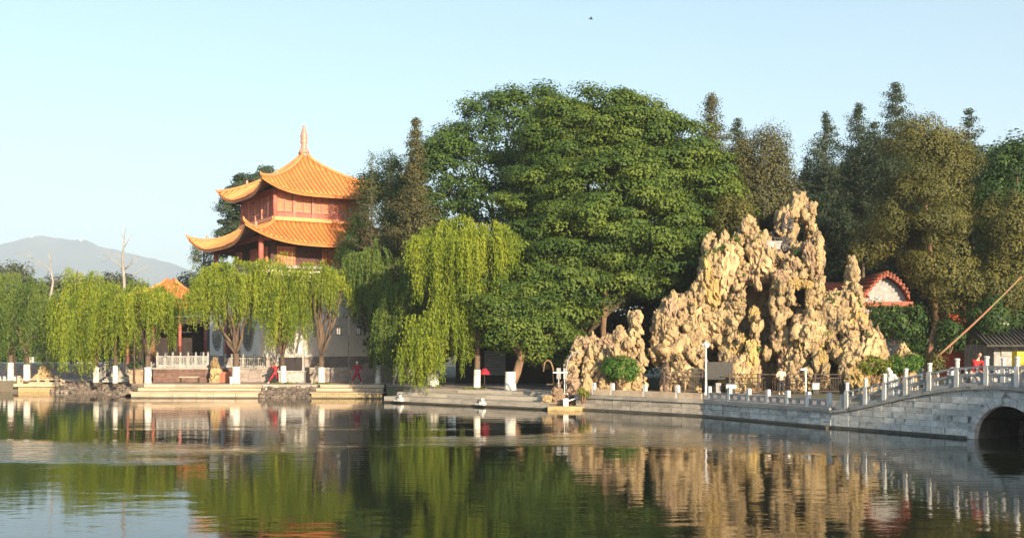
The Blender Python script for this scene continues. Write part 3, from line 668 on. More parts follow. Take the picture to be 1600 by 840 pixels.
main_rk = rockery('huge tan limestone rockery with a craggy two-peaked skyline beside the bridge', (sil_x, sil_y), 608, front_main, holes, recess, 14, 15, 10.5, 4.2, 1500, zones)
# window frame of dressed stones in the rockery, plaque and small slab
o_ = main_rk.location
yy = front_main(1249, 464)-0.95; f_ = MB()
for qx in (1238, 1246, 1254, 1262):
    p = P(qx, 444+random.uniform(-1,1), yy); o = put('window_lintel', random.choice(ROCKS['rock_yel']), main_rk, p-o_, 0, sc3=(.34,.4,.22)); o.rotation_euler = (0, 0, random.uniform(0,6))
for qx, qy in ((1236,455), (1236,468), (1263,455), (1263,468)):
    p = P(qx, qy, yy); o = put('window_jamb', random.choice(ROCKS['rock']), main_rk, p-o_, 0, sc3=(.22,.35,.36))
for qx, qy in ((1108,396), (1128,388), (1152,372), (1186,372), (1215,470), (1158,432), (1300,470), (1340,478), (1288,520), (1180,548), (1362,530), (1250,398)):
    cen = np.hstack([rng.normal(0,.22,(9,3)), rng.normal(size=(9,3))]); pos, nr, sz, vals = clump_leaves(cen, .2, .6, 40, .09)
    put('fern_tuft', leaf_mesh('fern_tuft', pos, nr, sz, M['bush'], vals), main_rk, P(qx, qy, front_main(qx, qy)-.5)-o_, kind='stuff')
yy = front_main(1209, 384)-0.9; p = P(1209, 383, yy); t = thing('stone_plaque', 'pale blank stone slab lying high in the notch of the big rockery', 'plaque', (p.x, p.y, p.z-.28), 0.1)
m_ = MB(); m_.box((0,0,0.28), (1.1,0.35,0.56)); part('slab', m_, M['plaque'], t); m_ = MB(); m_.box((0,0.02,-0.05), (1.25,0.5,0.12)); part('base', m_, M['rock_grey'], t)
# low left rockery with its pillar and the thin arch
sx_ = [886,892,900,908,918,926,934,942,948,956,964,972,980,985,988,992,997,1000,1004,1010,1015,1020]; sy_ = [575,556,540,530,532,524,540,546,530,528,519,518,530,532,496,486,486,520,566,560,566,590]
rockery('low rosy limestone rockery with a slim standing pillar left of the great one', (sx_, sy_), 612, lambda px, py: 72.3+max(0, 600-py)*0.012+0.8*noise.noise(Vector((px*.04, py*.04, 9))), [(1004,568,1034,612)], [(905,568,912,590)], 12.5, 13.5, 9.5, 2.6, 420, [((880,520,1030,560), 'rock_pink', 0.8), ((880,560,925,612), 'rock_pink', 0.4)], 200)
sx_ = [1376,1382,1388,1394,1400,1406,1411,1415,1420,1425,1430]; sy_ = [560,552,556,562,560,545,537,545,552,550,580]
rockery('small pinkish rockery of pointed stones at the right foot of the great rockery', (sx_, sy_), 596, lambda px, py: 71.5, [], [], 11, 12, 8.5, 2.2, 120, [((1370,520,1440,600), 'rock_pink', 0.7)], 60)
def tor(label, px, Y, ytop, ybase, wpx, mat='rock_pink', n=6, nm='standing_stone'):
    org = Vector((X(px, Y), Y, Z(ybase, Y))); t = thing(nm, label, 'rock', org); H = (ybase-ytop)/F*Y; W = wpx/F*Y/2
    for i in range(n):
        f = i/(n-1); put('rock', random.choice(ROCKS[mat]), t, (random.uniform(-.3,.3)*W, random.uniform(-.2,.2), H*(f*0.86+0.04)), random.uniform(0,6.28), sc3=(W*(1.15-0.5*f), W*(1-.4*f), H/n*0.85))
    return t
tor('slim white upright stone on the right slope of the great rockery, left of its twin', 1361, 71.6, 504, 530, 8, 'rock_pink', 4)
tor('slim white upright stone on the right slope of the great rockery, right of its twin', 1373, 71.4, 511, 540, 8, 'rock_pink', 4)
# lower right of cave
tor('tall tan boulder leaning at the mouth of the dark cave behind the quay rail', 1037, 71.8, 570, 613, 18, 'rock_pink', 4, 'boulder')
tor('yellowish boulder pile closing the end of the terrace stairs behind the bin', 337, 89.6, 568, 598, 22, 'rock', 3, 'boulder')
tor('pebbly tan boulder mound behind the pale pier block on the far left quay', 68, 95.6, 574, 594, 24, 'rock', 4, 'boulder')
tor('reddish rock heap beside the wheel and the spout at the low rockery', 895, 69.6, 575, 628, 22, 'rock_pink', 6, 'boulder')
tor('grey brown boulder on the spout ledge under the white posts', 872, 69.0, 602, 628, 18, 'rock_pink', 4, 'boulder')
tor('flat tan boulder at the end of the lowest quay step', 857, 69.2, 622, 634, 24, 'rock', 3, 'boulder')

# riprap banks, loose stones by the water
def riprap(label, pts, zt, n, group=None, rr=(0.13,0.30), parts_=70, width=1.6):
    org = Vector((pts[0][0], pts[0][1], 0)); t = thing('riprap_bank', label, 'rock bank', org)
    rest = []
    segs = [(Vector(a), Vector(b)) for a, b in zip(pts[:-1], pts[1:])]; tot = sum((b-a).length for a, b in segs)
    for i in range(n):
        s = random.uniform(0, tot)
        for a, b in segs:
            l = (b-a).length
            if s <= l: break
            s -= l
        f = random.random(); p = a.lerp(b, s/l); d = (b-a).normalized(); n_ = Vector((d.y, -d.x)); n_ = n_ if n_.y < 0 else -n_
        p = p+n_*(width*(1-f)); z = -0.05+f*zt; r = random.uniform(*rr)
        if i < parts_: put('stone', random.choice(RIP), t, (p.x-org.x, p.y-org.y, z), random.uniform(0,6.3), sc3=(r*1.2, r, r*.8))
        else: rest.append((p.x-org.x, p.y-org.y, z, r*.9, random.uniform(0,6.3), .7))
    rock_mass('stones', rest, 'riprap', t)
RIP = [rock_mesh('stone', 'riprap', 2, sz=.8, seed=60+i, pits=.1) for i in range(5)]
riprap('dark tumbled stones lining the water between pier block and lit landing', [(-38.4,94.2), (-34.8,92.4), (-30.7,89.6), (-29.3,86.2)], 0.78, 460)
riprap('dark tumbled stones in the recess between the two lit landings', [(-19.2,85.2), (-15.1,84.6)], 0.72, 240, parts_=60)
mb = MB(); a_, b_ = (-19.3,85.0), (-15.0,84.5); lw = wall_core('recess_kerb', a_, b_, 0.3, 0.93, 2, 'mortar'); stone_row(lw, a_, b_, 0.70, 0.96, 1.2, 1.5, 'ledge_grey')

# ------------------------------------------------------------------ stone bridge
def bz(s): 
    t_ = 1-abs(s-8.9)/8.9
    return 0.88+1.46*max(0.0, sin(pi/2*max(0, t_)))**1.4
AC, AR = 9.25, 1.52                                   # arch centre along the bridge, radius
org = Vector((BA.x, BA.y, 0)); bth = math.atan2(BU.y, BU.x)
bridge = thing('stone_bridge', 'grey stone arch bridge with carved marble balustrades at the right of the lake', 'bridge', org, bth)
# local frame: x along, -y outward (towards the lake)
def arch_z(s, r=AR): d = abs(s-AC); return sqrt(max(0, r*r-d*d))+0.0
BW = 3.6; S_END = 17.8
core = MB(); nS = 120
ss = [S_END*i/nS for i in range(nS+1)]
for y in (0.03, BW-0.03):
    for i in range(nS):
        a, b_ = ss[i], ss[i+1]; za, zb = (arch_z(a) if abs(a-AC) < AR else -1.0), (arch_z(b_) if abs(b_-AC) < AR else -1.0)
        core.add([(a,y,za), (b_,y,zb), (b_,y,bz(b_)-.1), (a,y,bz(a)-.1)], [(0,1,2,3)])
for i in range(nS): a, b_ = ss[i], ss[i+1]; core.add([(a,.03,bz(a)-.1), (b_,.03,bz(b_)-.1), (b_,BW-.03,bz(b_)-.1), (a,BW-.03,bz(a)-.1)], [(0,1,2,3)])
part('body', core, M['stone'], bridge)
vault = MB(); nv = 14
for i in range(nv):
    a0, a1 = pi*i/nv, pi*(i+1)/nv; q = [(AC-AR*cos(a), AR*sin(a)-0.0) for a in (a0, a1)]
    vault.add([(q[0][0],0.03,q[0][1]), (q[1][0],0.03,q[1][1]), (q[1][0],BW-.03,q[1][1]), (q[0][0],BW-.03,q[0][1])], [(0,1,2,3)])
vault.box((AC-AR-.02, BW/2, -0.6), (.04, BW-.06, 1.3)); vault.box((AC+AR+.02, BW/2, -0.6), (.04, BW-.06, 1.3))
part('vault', vault, M['wet'], bridge)
# arch ring stones
for side, y0, y1 in ((0, -0.05, 0.30), (1, BW-0.30, BW+0.05)):
    nr_ = 15
    for i in range(nr_):
        a0, a1 = pi*(i+0.04)/nr_, pi*(i+0.96)/nr_; q = MB()
        poly_ = [(AC-r*cos(a), r*sin(a)) for a, r in ((a0,AR-.02), (a0,AR+.3), ((a0+a1)/2,AR+.305), (a1,AR+.3), (a1,AR-.02), ((a0+a1)/2,AR-.02))]
        q.prism(poly_, y0, y1); c = Vector((AC, (y0+y1)/2, 0.5)); put('arch_stone', q.mesh('arch_stone', (AC,0,0), mat=M['bridge_stone']), bridge, (AC,0,0))
    # keystone boss
# facing stones, course by course, cut to the arch and the sloping deck
def face_stones(y0, y1):
    z = 0.12; row = 0
    while z < 2.3:
        h = [0.30, 0.27, 0.29, 0.26, 0.28][row % 5]; z1 = z+h; s = -0.1-random.random()*0.4
        while s < S_END:
            l = random.uniform(0.42, 0.95); a, b_ = max(0.02, s+.012), min(S_END, s+l-.012); s += l
            RR = AR+.315
            def lim(x, zz, left):
                if zz < RR:
                    d = sqrt(RR*RR-zz*zz)
                    if left: return min(x, AC-d) if x > AC-d and x < AC+d else x
                    return max(x, AC+d) if x < AC+d and x > AC-d else x
                return x
            mid_ = (a+b_)/2; left = mid_ < AC
            if left: A0_, A1_, B0_, B1_ = a, a, lim(b_, z, True), lim(b_, z1, True)
            else: A0_, A1_, B0_, B1_ = lim(a, z, False), lim(a, z1, False), b_, b_
            if B0_-A0_ < 0.06 and B1_-A1_ < 0.06: continue
            if A0_ > B0_: A0_ = B0_-.01
            if abs(mid_-AC) < RR and z1 < sqrt(max(0, RR*RR-(mid_-AC)**2))*0.98 and (abs(mid_-AC) < RR-.3 or B1_-A1_ < .05): continue
            ta, tb = min(z1-.012, bz(A1_)-.16), min(z1-.012, bz(B1_)-.16)
            if ta-z < 0.03 and tb-z < 0.03: continue
            ta = max(ta, z+.005); tb = max(tb, z+.005); dy = random.uniform(-.012,.012)
            q = MB(); q.prism([(A0_,z), (B0_,z), (B1_,tb), (A1_,ta)], y0+dy, y1)
            put('stone', q.mesh('stone', (mid_,0,z), mat=M['bridge_stone']), bridge, (mid_,0,z))
        z = z1; row += 1
face_stones(-0.01, 0.25)
# footing course and cornice
for a, b_ in ((0, AC-AR-.3), (AC+AR+.3, S_END)):
    n_ = round((b_-a)/1.5)
    for i in range(n_): q = MB(); l = (b_-a)/n_; q.box((0,0,0), (l-.015, .5, .20)); put('footing_stone', q.mesh('footing_stone', mat=M['wet']), bridge, (a+l*(i+.5), 0.10, 0.01))
for y0, y1 in ((-0.14, 0.34), (BW-.34, BW+.14)):
    n_ = 17
    for i in range(n_):
        a, b_ = S_END*i/n_+.006, S_END*(i+1)/n_-.006; m0 = (a+b_)/2
        q = MB(); q.prism([(a-m0,bz(a)-.15), (b_-m0,bz(b_)-.15), (b_-m0,bz(b_)+.0), (a-m0,bz(a)+.0)], y0, y1); put('cornice_stone', q.mesh('cornice_stone', mat=M['stone']), bridge, (m0,0,0))
dk = MB()
for i in range(60): a, b_ = S_END*i/60, S_END*(i+1)/60; dk.add([(a,.34,bz(a)-.02), (b_,.34,bz(b_)-.02), (b_,BW-.34,bz(b_)-.02), (a,BW-.34,bz(a)-.02)], [(0,1,2,3)])
part('deck', dk, M['stone'], bridge)
# balustrades: posts where the photo shows them
posts_s = []
for px in (1322,1351,1381,1414,1451,1494,1540,1588): k = (px-800)/F; posts_s.append((BA.y*k-BA.x)/(BU.x-BU.y*k))
d_ = posts_s[-1]-posts_s[-2]
while posts_s[-1]+1.35 < S_END-.3: posts_s.append(posts_s[-1]+1.35)
def post_mesh(h, w_, hd, mat):
    q = MB(); q.box((0,0,(h-hd)/2), (w_, w_, h-hd)); r = w_*0.62
    q.lathe([(r*.6,h-hd), (r*.95,h-hd+.03), (r*.72,h-hd+.06), (r*.78,h-hd*.55), (r*.74,h-hd*.3), (r*.98,h-hd*.16), (r*.95,h-.02), (r*.5,h)], (0,0,0), 10)
    return q.mesh('post', mat=M[mat])
PM = post_mesh(1.28, .20, .42, 'marble')
def bal_side(y, label):
    t = thing('bridge_balustrade', label, 'balustrade', org+BU*0+Vector((0,0,0)), bth, 'marble balustrades on the bridge')
    for s in posts_s: put('post', PM, t, (s, y, bz(s)-.02))
    for a, b_ in zip(posts_s[:-1], posts_s[1:]):
        za, zb = bz(a), bz(b_); a2, b2 = a+.1, b_-.1; L_ = b2-a2
        q = MB(); q.beam((a2,y,za+.80), (b2,y,zb+.80), .16, .10); part('handrail', q, M['marble_old_shaded'], t)
        q = MB(); q.beam((a2,y,za+.50), (b2,y,zb+.50), .11, .07); q.beam((a2,y,za+.06), (b2,y,zb+.06), .14, .10); part('rail', q, M['marble_old_shaded'], t)
        for f in (.28, .72):
            s = a2+L_*f; z = za+(zb-za)*f+.53; q = MB(); q.lathe([(.03,0), (.075,.05), (.085,.10), (.045,.16), (.09,.21), (.11,.235)], (s,y,z), 8); part('cloud_baluster', q, M['marble'], t, smooth=True)
        # panel with a rounded opening
        n_ = 14; zc = .285; hw_, hh = L_*.36, .13; q = MB(); v_ = []; f_ = []
        for i in range(n_*2):
            an = 2*pi*i/(n_*2); cx_, cz_ = cos(an), sin(an)
            ix = hw_*math.copysign(abs(cx_)**.55, cx_); iz = hh*math.copysign(abs(cz_)**.8, cz_)
            m_ = max(abs(cx_), abs(cz_)); ox, oz = L_/2*cx_/m_, .185*cz_/m_
            for yy in (-.04, .04):
                for xx, zz in ((ix, iz), (ox, oz)):
                    sx__ = (a2+b2)/2+xx; base = za+(zb-za)*((sx__-a)/(b_-a)); v_.append((sx__, y+yy, base+zc+zz))
        m2 = n_*2
        for i in range(m2):
            j = (i+1) % m2; A = i*4; Bq = j*4
            f_ += [(A, A+1, Bq+1, Bq), (A+2, Bq+2, Bq+3, A+3), (A, Bq, Bq+2, A+2)]
        q.add(v_, f_); part('pierced_panel', q, M['marble_old_shaded'], t)
    # curved end stone
    s0 = posts_s[0]; z0 = bz(s0); q = MB(); q.prism([(s0-.72,z0-.04), (s0-.1,z0-.02), (s0-.1,z0+.78), (s0-.28,z0+.66), (s0-.36,z0+.42), (s0-.58,z0+.28)], y-.08, y+.08); part('drum_stone', q, M['marble_old_shaded'], t)
bal_side(0.08, 'carved grey marble balustrade on the lake side of the arch bridge'); bal_side(BW-.08, 'carved marble balustrade on the far side of the arch bridge')

# low quay balustrade between rockery and bridge
t = thing('quay_balustrade', 'low stone balustrade with stubby square posts along the quay beside the bridge', 'balustrade', (D1[0], D1[1], DECK))
ps = []
for px in (1108,1140,1170,1200,1231,1263,1296): p = isect(px, off(D1,D2,.25)[0], off(D1,D2,.25)[1]); ps.append(Vector((p.x-D1[0], p.y-D1[1], 0)))
rzq = math.atan2(D2[1]-D1[1], D2[0]-D1[0]); q = MB(); q.box((0,0,.36), (.2,.2,.72)); q.box((0,0,.735), (.17,.17,.03)); qm = q.mesh('post', mat=M['marble'])
for p in ps: put('post', qm, t, p, rzq)
for a, b_ in zip(ps[:-1], ps[1:]):
    u = (b_-a).normalized(); q = MB(); q.beam(a+u*.1+Vector((0,0,.36)), b_-u*.1+Vector((0,0,.36)), .18, .10); part('rail', q, M['marble_old_shaded'], t)
    q = MB(); q.beam(a+u*.1+Vector((0,0,.06)), b_-u*.1+Vector((0,0,.06)), .20, .08); part('bottom_rail', q, M['marble_old_shaded'], t)
    for f in (.02, .5, .98): q = MB(); c = a.lerp(b_, .08+f*.84); q.box((c.x,c.y,.205), (.16,.14,.21), rzq); part('baluster', q, M['marble_old_shaded'], t)
t = thing('quay_bench_rail', 'low solid stone kerb rail with square posts in front of the round bush', 'balustrade', (D0[0], D0[1], DECK))
ps = []
for px in (928,957,1008,1059,1100): p = isect(px, off(D0,D1,.3)[0], off(D0,D1,.3)[1]); ps.append(Vector((p.x-D0[0], p.y-D0[1], 0)))
for i, p in enumerate(ps[:-1]): put('post', qm, t, p, rzq+.3)
for a, b_ in zip(ps[:-1], ps[1:]):
    u = (b_-a).normalized(); q = MB(); q.beam(a+u*.1+Vector((0,0,.17)), b_-u*.1+Vector((0,0,.17)), .24, .34); part('kerb_stone', q, M['ledge'], t)

# ------------------------------------------------------------------ generic marble balustrade
def balustrade(label, pts, h=1.05, group=None, mat='marble_old_shaded', panel=True, pmat_='marble_old_shaded', w_=.16, end=True):  # darker post marble paints in the shade of the willows
    pts = [Vector(p) for p in pts]; o0 = pts[0].copy(); pts = [p-o0 for p in pts]
    t = thing('marble_balustrade', label, 'balustrade', o0, 0, group)
    me = post_mesh(h+.28, w_, .28, pmat_)
    for p in pts: put('post', me, t, p)
    for a, b_ in zip(pts[:-1], pts[1:]):
        u = (b_-a).normalized()*(w_/2)
        q = MB(); q.beam(a+u+Vector((0,0,h-.08)), b_-u+Vector((0,0,h-.08)), .12, .10); part('handrail', q, M[mat], t)
        if panel:
            q = MB(); q.beam(a+u+Vector((0,0,h*.34)), b_-u+Vector((0,0,h*.34)), .08, h*.56); part('panel', q, M[mat], t)
            q = MB(); m0 = (a+b_)/2; q.lathe([(.03,0), (.08,.06), (.05,.12), (.09,.22)], (m0.x,m0.y,m0.z+h*.62), 6); part('cloud_baluster', q, M[mat], t)
        else:
            q = MB(); q.beam(a+u+Vector((0,0,h*.12)), b_-u+Vector((0,0,h*.12)), .08, h*.2); q.beam(a+u+Vector((0,0,h*.5)), b_-u+Vector((0,0,h*.5)), .06, .06); part('rail', q, M[mat], t)
            for f in (.2,.4,.6,.8): c = a.lerp(b_, f); q = MB(); q.box((c.x,c.y,c.z+h*.52), (.06,.06,h*.7)); part('baluster', q, M[mat], t)
    return t

# ------------------------------------------------------------------ terrace of the pavilion
TZ = 2.08
ter = MB(); ter.slab([(-29.6,90.6), (-12.4,90.6), (-8,92.8), (-8,128), (-52,128), (-52,108), (-36,100), (-34.5,94.5), (-29.6,94.5)], 0.3, TZ)
ter_o = put('terrace', ter.mesh('terrace', mat=M['plinth']), kind='structure')
for k in range(3): stone_row(ter_o, (-29.6,90.55), (-24.4,90.55), .96+k*.36, 1.3+k*.36, .3, .9, 'redstone')
for k in range(3): stone_row(ter_o, (-22.6,90.55), (-12.4,90.55), .96+k*.36, 1.3+k*.36, .3, .9, 'plinth')
stone_row(ter_o, (-29.7,90.45), (-24.4,90.45), TZ-.06, TZ+.06, .5, 1.6, 'stone'); stone_row(ter_o, (-22.6,90.45), (-12.4,90.45), TZ-.06, TZ+.06, .5, 1.6, 'stone')
def steps(name, label, x0, x1, y0, y1, z0, z1, n, mat):
    t = thing(name, label, 'steps', ((x0+x1)/2, y0, z0))
    for i in range(n): q = MB(); d = (y1-y0)/n; q.box((0, d*i+(y1-y0-d*i)/2, (z1-z0)*(i+.5)/n), (x1-x0, (y1-y0-d*i), (z1-z0)/n-.004)); part('step', q, M[mat], t)
    return t
steps('stone_steps', 'reddish steps up to the terrace beside the yellow boulders', -24.4, -22.7, 89.3, 90.6, .955, TZ, 7, 'redstone')
steps('stone_steps', 'wide grey steps between the two sloping marble balustrades on the left', -33.8, -30.6, 90.6, 94.5, .955, TZ, 8, 'stone')
balustrade('sloping marble balustrade right of the wide grey steps on the terrace', [(-30.2,89.9,DECK), (-29.9,91.0,1.35), (-29.75,92.6,1.8), (-29.7,94.4,TZ)], 1.0, 'balustrades on the terrace')
balustrade('sloping marble balustrade left of the wide grey steps behind the willows', [(-34.4,91.0,DECK), (-34.2,92.3,1.35), (-34.1,93.4,1.75), (-34.0,94.6,TZ)], 1.05, 'balustrades on the terrace')
balustrade('pale balustrade with many close posts along the terrace edge above the bench', [(X(px,91),91.0,TZ+.06) for px in (246,258,270,282,294,306,318,325)], 1.0, 'balustrades on the terrace', panel=False)
balustrade('dark weathered stone balustrade on the terrace right of the boulder pile', [(X(px,91),91.0,TZ+.06) for px in (352,362,380,397,414)], .85, 'balustrades on the terrace', mat='stone', pmat_='stone', panel=False)
balustrade('second balustrade of close marble posts deeper on the terrace before the dark hall', [(X(px,99),99.0,TZ) for px in (252,268,284,300,314)], 1.0, 'balustrades on the terrace', panel=False)
# marble framed black board
t = thing('marble_screen', 'black slate board in pale marble frame behind the lunging person in red', 'screen wall', (X(456,90.0), 89.7, DECK))
def fr(x0, x1, z0, z1, m_, nm, y=0, d=.3): q = MB(); q.box(((x0+x1)/2, y, (z0+z1)/2), (x1-x0, d, z1-z0)); part(nm, q, M[m_], t)
k_ = 90/F
fr(-42*k_/2-.1, 29*k_/2*1.35+.1, 0, .85, 'marble_old_shaded', 'base', 0, .8); fr(-1.3, 1.2, .85, .97, 'marble_old_shaded', 'base_moulding', 0, .95)
fr(-1.2,-1.02, .97, 2.55, 'marble_old_shaded', 'frame_post'); fr(.92,1.10, .97, 2.75, 'marble_old_shaded', 'frame_post'); fr(-1.02,.92, 2.05, 2.35, 'stone', 'frame_beam'); fr(-1.02,.92,.97,2.05,'board','slate',.05,.1)
for x_ in (-.28, 1.01): q = MB(); q.lathe([(.05,0), (.05,.12), (.14,.16), (.10,.34), (.04,.40)], (x_,0,2.35 if x_<0 else 2.75), 8); part('lantern_finial', q, M['stone'], t)

# ------------------------------------------------------------------ pavilion tower
PC = Vector((X(475,105), 105, 0)); PR = R(32)
tower = thing('pavilion_tower', 'three-storey square pavilion with two tiers of curved orange tile roofs and a tall finial', 'pavilion', PC, PR)
def rot4(p, k):
    a = k*pi/2; return (p[0]*cos(a)-p[1]*sin(a), p[0]*sin(a)+p[1]*cos(a), p[2])
def roof(parent, ai, bo, ztop, drop, up, flare, pw=0.62, rib_sp=0.43, rib_r=.105, ridge_r=.17, expo=1.0, knobs=True, tile='tile'):
    """square curved roof: inner half side ai at ztop, outer half side bo at the eave."""
    def S(u, v):            # side facing -y; u in -1..1, v in 0..1
        half = ai+(bo-ai)*v; au = abs(u)
        fl = flare*(au**4)*v*v
        x = u*(half+fl); y = -(half+fl*0.9); z = ztop-drop*(v**pw)+up*(au**3.6)*(v**2.6)
        return (x, y, z)
    root = MB(); nu, nv_ = 28, 12
    for k in range(4):
        top = MB(); v_ = []
        for th in (0.0, 1.0):
            for j in range(nv_+1):
                for i in range(nu+1):
                    p = S(-1+2*i/nu, j/nv_); v_.append(rot4((p[0], p[1], p[2]-th*(.10+.12*j/nv_)), k))
        f_ = []; n1 = (nu+1)*(nv_+1)
        for j in range(nv_):
            for i in range(nu): a = j*(nu+1)+i; f_.append((a, a+nu+1, a+nu+2, a+1))
        for i in range(nu): a = nv_*(nu+1)+i; f_.append((a, a+n1, a+1+n1, a+1))
        top.add(v_, f_); part('roof_slope', top, M['tile_bed'], parent, smooth=True)
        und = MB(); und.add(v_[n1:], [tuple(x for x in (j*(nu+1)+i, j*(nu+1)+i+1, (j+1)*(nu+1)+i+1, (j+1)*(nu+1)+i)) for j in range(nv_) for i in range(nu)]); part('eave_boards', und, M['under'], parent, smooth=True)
        n_ = int(bo*2/rib_sp)
        for r_ in range(n_+1):
            x = -bo+2*bo*r_/n_
            if k in (1, 2) and r_ % 1: continue
            v0 = max(0.02, (abs(x)/1.0-ai)/(bo-ai)) if abs(x) > ai else 0.02
            if v0 > 0.95: continue
            pts = []
            for j in range(8):
                v = v0+(1-v0)*j/7; half = ai+(bo-ai)*v; u = max(-1, min(1, x/half)); p = S(u, v)
                pts.append(rot4((p[0], p[1]-(.05 if j == 7 else 0), p[2]+rib_r*.55), k))
            q = MB(); q.tube(pts, rib_r, 6); put('tile_row', q.mesh('tile_row', smooth=True, mat=M[tile]), parent)
        # hip ridge
        pts = []; 
        for j in range(13):
            v = j/12; p = S(-1, v); pts.append(rot4((p[0], p[1], p[2]+ridge_r*.7), k))
        e = Vector(pts[-1]); d = (Vector(pts[-1])-Vector(pts[-2])).normalized()
        pts.append(tuple(e+d*.2+Vector((0,0,.10)))); pts.append(tuple(e+d*.32+Vector((0,0,.28))))
        q = MB(); q.tube(pts, [ridge_r]*13+[ridge_r*.6, ridge_r*.2], 7); part('hip_ridge', q, M['ridge'], parent, smooth=True)
        if knobs:
            p = Vector(pts[8]); q = MB(); q.lathe([(.10,0), (.16,.12), (.09,.25), (.15,.36), (.05,.52)], (p.x,p.y,p.z), 7); part('ridge_ornament', q, M['finial'], parent, smooth=True)
    return S
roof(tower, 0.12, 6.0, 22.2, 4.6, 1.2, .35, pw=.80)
q = MB(); q.box((0,0,22.15), (.8,.8,.5)); q.lathe([(.55,22.3), (.42,22.6), (.28,22.75), (.34,22.9), (.24,23.05), (.33,23.25), (.36,23.5), (.26,23.62), (.36,23.72), (.30,23.85), (.38,24.0), (.26,24.15), (.30,24.3), (.18,24.42), (.24,24.55), (.12,24.68), (.16,24.82), (.04,25.0)], (0,0,0), 10)
part('finial', q, M['finial'], tower, smooth=True)
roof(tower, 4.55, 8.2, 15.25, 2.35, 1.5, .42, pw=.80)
q = MB()
for k in range(4): q.beam(rot4((-4.65,-4.65,15.38),k), rot4((4.65,-4.65,15.38),k), .34, .34)
part('ridge_band', q, M['ridge'], tower)
# upper storey
def storey(hw_, z0, z1, bays, post_r, lit, sill=.75, dark=False):
    for k in range(4):
        q = MB(); p = rot4((-hw_,-hw_,0), k); q.tube([(p[0],p[1],z0-.3), (p[0],p[1],z1)], post_r, 10); part('column', q, M['redwood'], tower, smooth=True)
        q = MB(); a = rot4((-hw_,-hw_,z1-.28), k); b_ = rot4((hw_,-hw_,z1-.28), k); q.beam(a, b_, .22, .42); part('beam', q, M['redwood'], tower)
        if dark: continue
        L_ = 2*hw_/bays
        for i in range(bays):
            x0, x1 = -hw_+L_*i, -hw_+L_*(i+1)
            if i: q = MB(); p = rot4((x0,-hw_+.04,0), k); q.box((p[0],p[1],(z0+z1)/2), (.2,.2,z1-z0-.1), k*pi/2); part('pillar', q, M[lit], tower)
            q = MB(); p = rot4(((x0+x1)/2,-hw_+.1,z0+sill/2), k); q.box(p, (L_-.2,.1,sill), k*pi/2); part('sill_panel', q, M['redwood'], tower)
            # pair of lattice windows
            zz0, zz1 = z0+sill+.04, z1-.55
            for s_ in (0, 1):
                wx0 = x0+.12+s_*(L_-.24)/2; wx1 = wx0+(L_-.24)/2-.04; cx_ = (wx0+wx1)/2; ww = wx1-wx0; hh = zz1-zz0
                f_ = MB()
                for (dx, dz, sw, sh) in ((-ww/2+.05,0,.1,hh), (ww/2-.05,0,.1,hh), (0,-hh/2+.06,ww-.2,.12), (0,hh/2-.06,ww-.2,.12)):
                    p = rot4((cx_+dx,-hw_+.06,(zz0+zz1)/2+dz), k); f_.box(p, (sw,.1,sh), k*pi/2)
                w__ = part('window', f_, M[lit], tower)
                g = MB(); p = rot4((cx_,-hw_+.14,(zz0+zz1)/2), k); g.box(p, (ww-.1,.03,hh-.1), k*pi/2); part('pane', g, M['lattice'] if lit == 'redwood_pale' else M['glass'], w__)
                g = MB()
                for j in range(1, 4): p = rot4((cx_-ww/2+.1+(ww-.2)*j/4,-hw_+.09,(zz0+zz1)/2), k); g.box(p, (.035,.04,hh-.26), k*pi/2)
                for j in range(1, 5): p = rot4((cx_,-hw_+.07,zz0+.12+(hh-.24)*j/5), k); g.box(p, (ww-.22,.03,.035), k*pi/2)
                part('lattice', g, M[lit], w__)
            q = MB(); p = rot4(((x0+x1)/2,-hw_+.1,z1-.52), k); q.box(p, (L_-.2,.12,.10), k*pi/2); part('lintel', q, M[lit], tower)
storey(4.5, 15.45, 18.2, 5, .20, 'redwood_pale', .55)
q = MB(); q.box((0,0,16.9), (8.5,8.5,2.6)); part('inner_wall', q, M['redwood'], tower)
# middle storey: open gallery with dark core and orange lattice bays
storey(6.5, 11.0, 13.7, 4, .24, 'redwood', dark=True)
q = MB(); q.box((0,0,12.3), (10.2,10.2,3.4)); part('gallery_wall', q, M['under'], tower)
for k in range(4):
    for x_ in (-3.7, 0.6, 3.4):
        q = MB(); p = rot4((x_,-5.15,11.9), k); q.box(p, (1.7,.1,1.9), k*pi/2); w__ = part('window', q, M['lattice'], tower)
        g = MB()
        for j in range(5): p = rot4((x_-.7+.35*j,-5.23,11.9), k); g.box(p, (.06,.06,1.7), k*pi/2)
        for j in range(4): p = rot4((x_,-5.23,11.2+.45*j), k); g.box(p, (1.6,.05,.06), k*pi/2)
        part('lattice', g, M['redwood'], w__)
# white base with moon windows
hb = 7.3
q = MB(); q.box((.35,0,(TZ+10.9)/2), (2*hb-.1,2*hb-.1,10.9-TZ-.3)); part('base_wall', q, M['plaster'], tower)
q = MB(); q.box((.35,0,10.85), (2*hb+.9,2*hb+.9,.28)); part('gallery_floor', q, M['stone'], tower)
q = MB(); q.box((.35,0,TZ+.45), (2*hb+.22,2*hb+.22,.9)); part('plinth_course', q, M['plinth'], tower)
xl = .35-hb+.05
def disc(parent, cx_, cy, cz, rx, rz_, depth, mat, nm, n=24):
    q = MB(); v_ = [(cx_, cy+rx*cos(2*pi*i/n), cz+rz_*sin(2*pi*i/n)) for i in range(n)]+[(cx_-depth, cy+rx*cos(2*pi*i/n), cz+rz_*sin(2*pi*i/n)) for i in range(n)]
    q.add(v_, [tuple(range(n)), tuple(range(n, 2*n))[::-1]]+[(i, i+n, (i+1) % n+n, (i+1) % n) for i in range(n)]); return part(nm, q, M[mat], parent)
